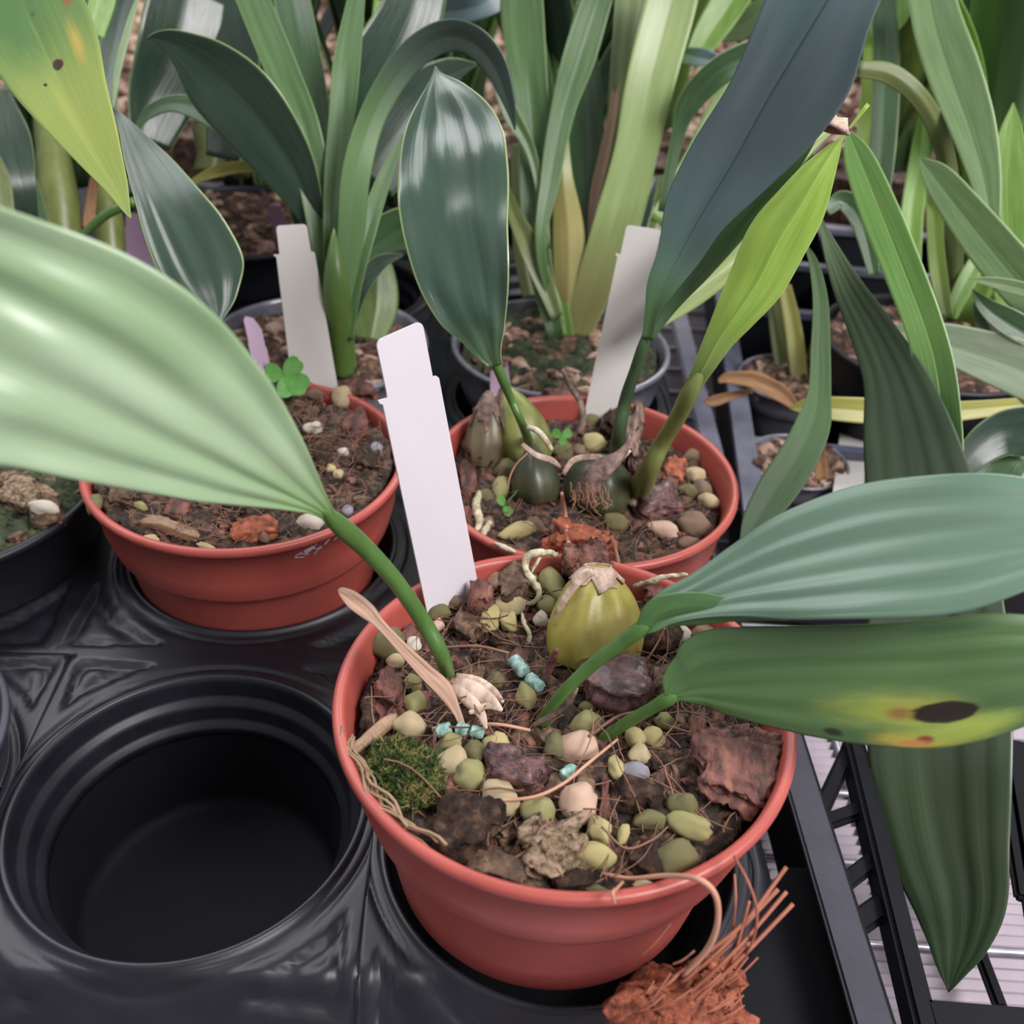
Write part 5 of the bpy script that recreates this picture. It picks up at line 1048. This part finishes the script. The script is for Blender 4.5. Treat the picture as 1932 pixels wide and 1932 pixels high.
# small plants in the cell tray
pd = plant(Vector((EP.x, EP.y, .07)), 'small plant with a forked yellow stem and dry orange leaves in the cell tray')
for pts, mt, lb in [
    ([(1497, 748, .60, 16, 18), (1482, 680, .60, 20, 20), (1470, 610, .60, 18, 18), (1462, 540, .60, 14, 14)], 'L_olive', None),
    ([(1510, 748, .59, 12, 14), (1505, 680, .59, 16, 16), (1496, 610, .59, 16, 14), (1480, 540, .59, 12, 12)], 'L_yellow', None),
    ([(1500, 765, .52, 10, 8), (1470, 738, .52, 18, 14), (1420, 716, .52, 16, 14), (1375, 712, .52, 12, 10), (1355, 720, .52, 4, 4)], 'L_dry', 'dry orange-brown leaf'),
    ([(1420, 738, .53, 4, 4), (1385, 745, .53, 8, 7), (1345, 756, .53, 11, 9), (1328, 756, .53, 3, 3)], 'L_dry', None),
    ([(1545, 760, .60, 8, 8), (1550, 690, .60, 9, 9), (1570, 630, .60, 14, 12), (1605, 595, .60, 10, 8)], 'L_olive', None),
    ([(1530, 780, .61, 8, 8), (1530, 700, .61, 12, 12), (1545, 640, .61, 9, 9), (1590, 590, .61, 5, 5)], 'L_dry', None),
    ([(1550, 905, .50, 12, 12), (1548, 860, .50, 10, 10), (1542, 790, .50, 8, 8)], 'L_dry', None)]:
    o = leaf(pd, pts, M[mt], fold=.3, nu=10, n=24)
    if lb: o['label'] = lb
# strap-leaved plants filling the rows behind
rnd = random.Random(21)
def filler(x, y, label, mats, n=9, L=(.22, .34), W=(.02, .03), seed=0, z=.09, group=None, up=.4):
    rn = random.Random(seed); t = plant(Vector((x, y, z)), label, group=group)
    for k in range(n):
        az = 6.283 * k / n + rn.uniform(-.4, .4); strap(t, (x + rn.uniform(-.015, .015), y + rn.uniform(-.015, .015), z), az, rn.uniform(*L), rn.uniform(*W), rn.uniform(.1, .9), M[rn.choice(mats)], lean=rn.uniform(.05, up), seed=k, fold=rn.uniform(.15, .5))
    return t
G = 'strap-leaved orchids in the rows behind'
mid = ['L_mid', 'L_bright', 'L_bright', 'L_pale', 'L_mid2']
for k, (x, y, lab, ms, n) in enumerate([
    (GP.x + .03, GP.y + .04, 'dense plant of upright bright green straps at the right', ['L_bright', 'L_mid', 'L_olive'], 14),
    (.40, .72, 'bright strap plant at the right edge behind the wide pale leaf', ['L_bright', 'L_mid', 'L_pale'], 12),
    (.30, .86, 'bright strap plant right of the lime leaf tip', ['L_bright', 'L_mid', 'L_lime'], 12),
    (.19, .80, 'strap plant seen between the blue-green leaf and the green strap', ['L_bright', 'L_mid', 'L_mid2'], 9),
    (.02, .74, 'strap plant behind the tall pale-stemmed plant', ['L_mid2', 'L_mid', 'L_dark'], 12),
    (-.10, .70, 'dark strap plant behind the fan of leaves', ['L_dark', 'L_mid2', 'L_mid2'], 12),
    (-.20, .72, 'dark green strap plant behind the far left stems', ['L_dark', 'L_mid2', 'L_mid'], 11),
    (-.33, .70, 'green strap plant in the top left corner', ['L_dark', 'L_mid2', 'L_mid'], 12),
    (-.44, .60, 'green strap plant beyond the left edge', ['L_dark', 'L_mid2', 'L_mid'], 10),
    (.10, .93, 'pale strap plant at the top centre', ['L_bright', 'L_mid', 'L_pale'], 12),
    (-.07, .95, 'green strap plant at the top left of centre', ['L_bright', 'L_mid', 'L_mid2'], 12),
    (.50, .95, 'bright strap plant at the top right edge', ['L_bright', 'L_mid', 'L_pale'], 10)]):
    filler(x, y, lab, ms, n + 7, seed=k + 3, L=(.22, .34), W=(.022, .038))
# brown roots and dry stalks at the top right
b = bmesh.new(); rr = random.Random(5)
for k in range(120):
    x, y = rr.uniform(1250, 2050), rr.uniform(-40, 560); d = 1.0 + rr.uniform(-.12, .25); a = math.radians(rr.choice([-60, -45, -35, -70, 30]) + rr.uniform(-15, 15)); l = rr.uniform(60, 200)
    P = [at(x + l * q / 6 * math.cos(a) + rr.uniform(-4, 4), y + l * q / 6 * math.sin(a) + rr.uniform(-4, 4), d) for q in range(7)]
    P = [p for p in P if p.z > .06]
    if len(P) > 2: tube_bm(b, P, [rr.uniform(3, 9) * d / F_PX] * len(P), 6)
tag(link('dry_stalks', b, mat_noise('dry_pink_brown_stalks', ['6e4c40', '9c7464', 'bf9a88'], 60, .7, .5, .001)), 'mass of dry pinkish-brown roots and stalks behind the plants at the upper right', 'dry stalks', kind='stuff')
# bark mulch lying over the rear of the bench
def mulch(name, x0, x1, y0, y1, z, n, seed, label):
    rn = random.Random(seed); b = bmesh.new()
    for k in range(n):
        c = Vector((rn.uniform(x0, x1), rn.uniform(y0, y1), z + rn.uniform(0, .012))); l = rn.uniform(.005, .013); th = rn.uniform(0, 6.28)
        ax = Vector((math.cos(th), math.sin(th), rn.uniform(-.5, .5))) * l; ay = Vector((-math.sin(th), math.cos(th), rn.uniform(-.5, .5))) * l * .6; chunk_bm(b, c, ax, ay, ax.cross(ay).normalized() * l * .35, k * 1.1, 1, .3)
    tag(link(name, b, M['chip_pale'], smooth=False), label, 'bark mulch', kind='stuff')
mulch('bark_mulch', -.6, 1.1, .98, 1.8, .057, 3200, 4, 'pale bark mulch spread over the rear of the bench')
b = bmesh.new(); box_bm(b, (.3, 1.38, .03), (.95, 0, 0), (0, .43, 0), (0, 0, .022)); tag(link('mulch_bed', b, M['soil2'], smooth=False), 'dark bed under the pale bark mulch at the rear of the bench', 'soil', kind='stuff')
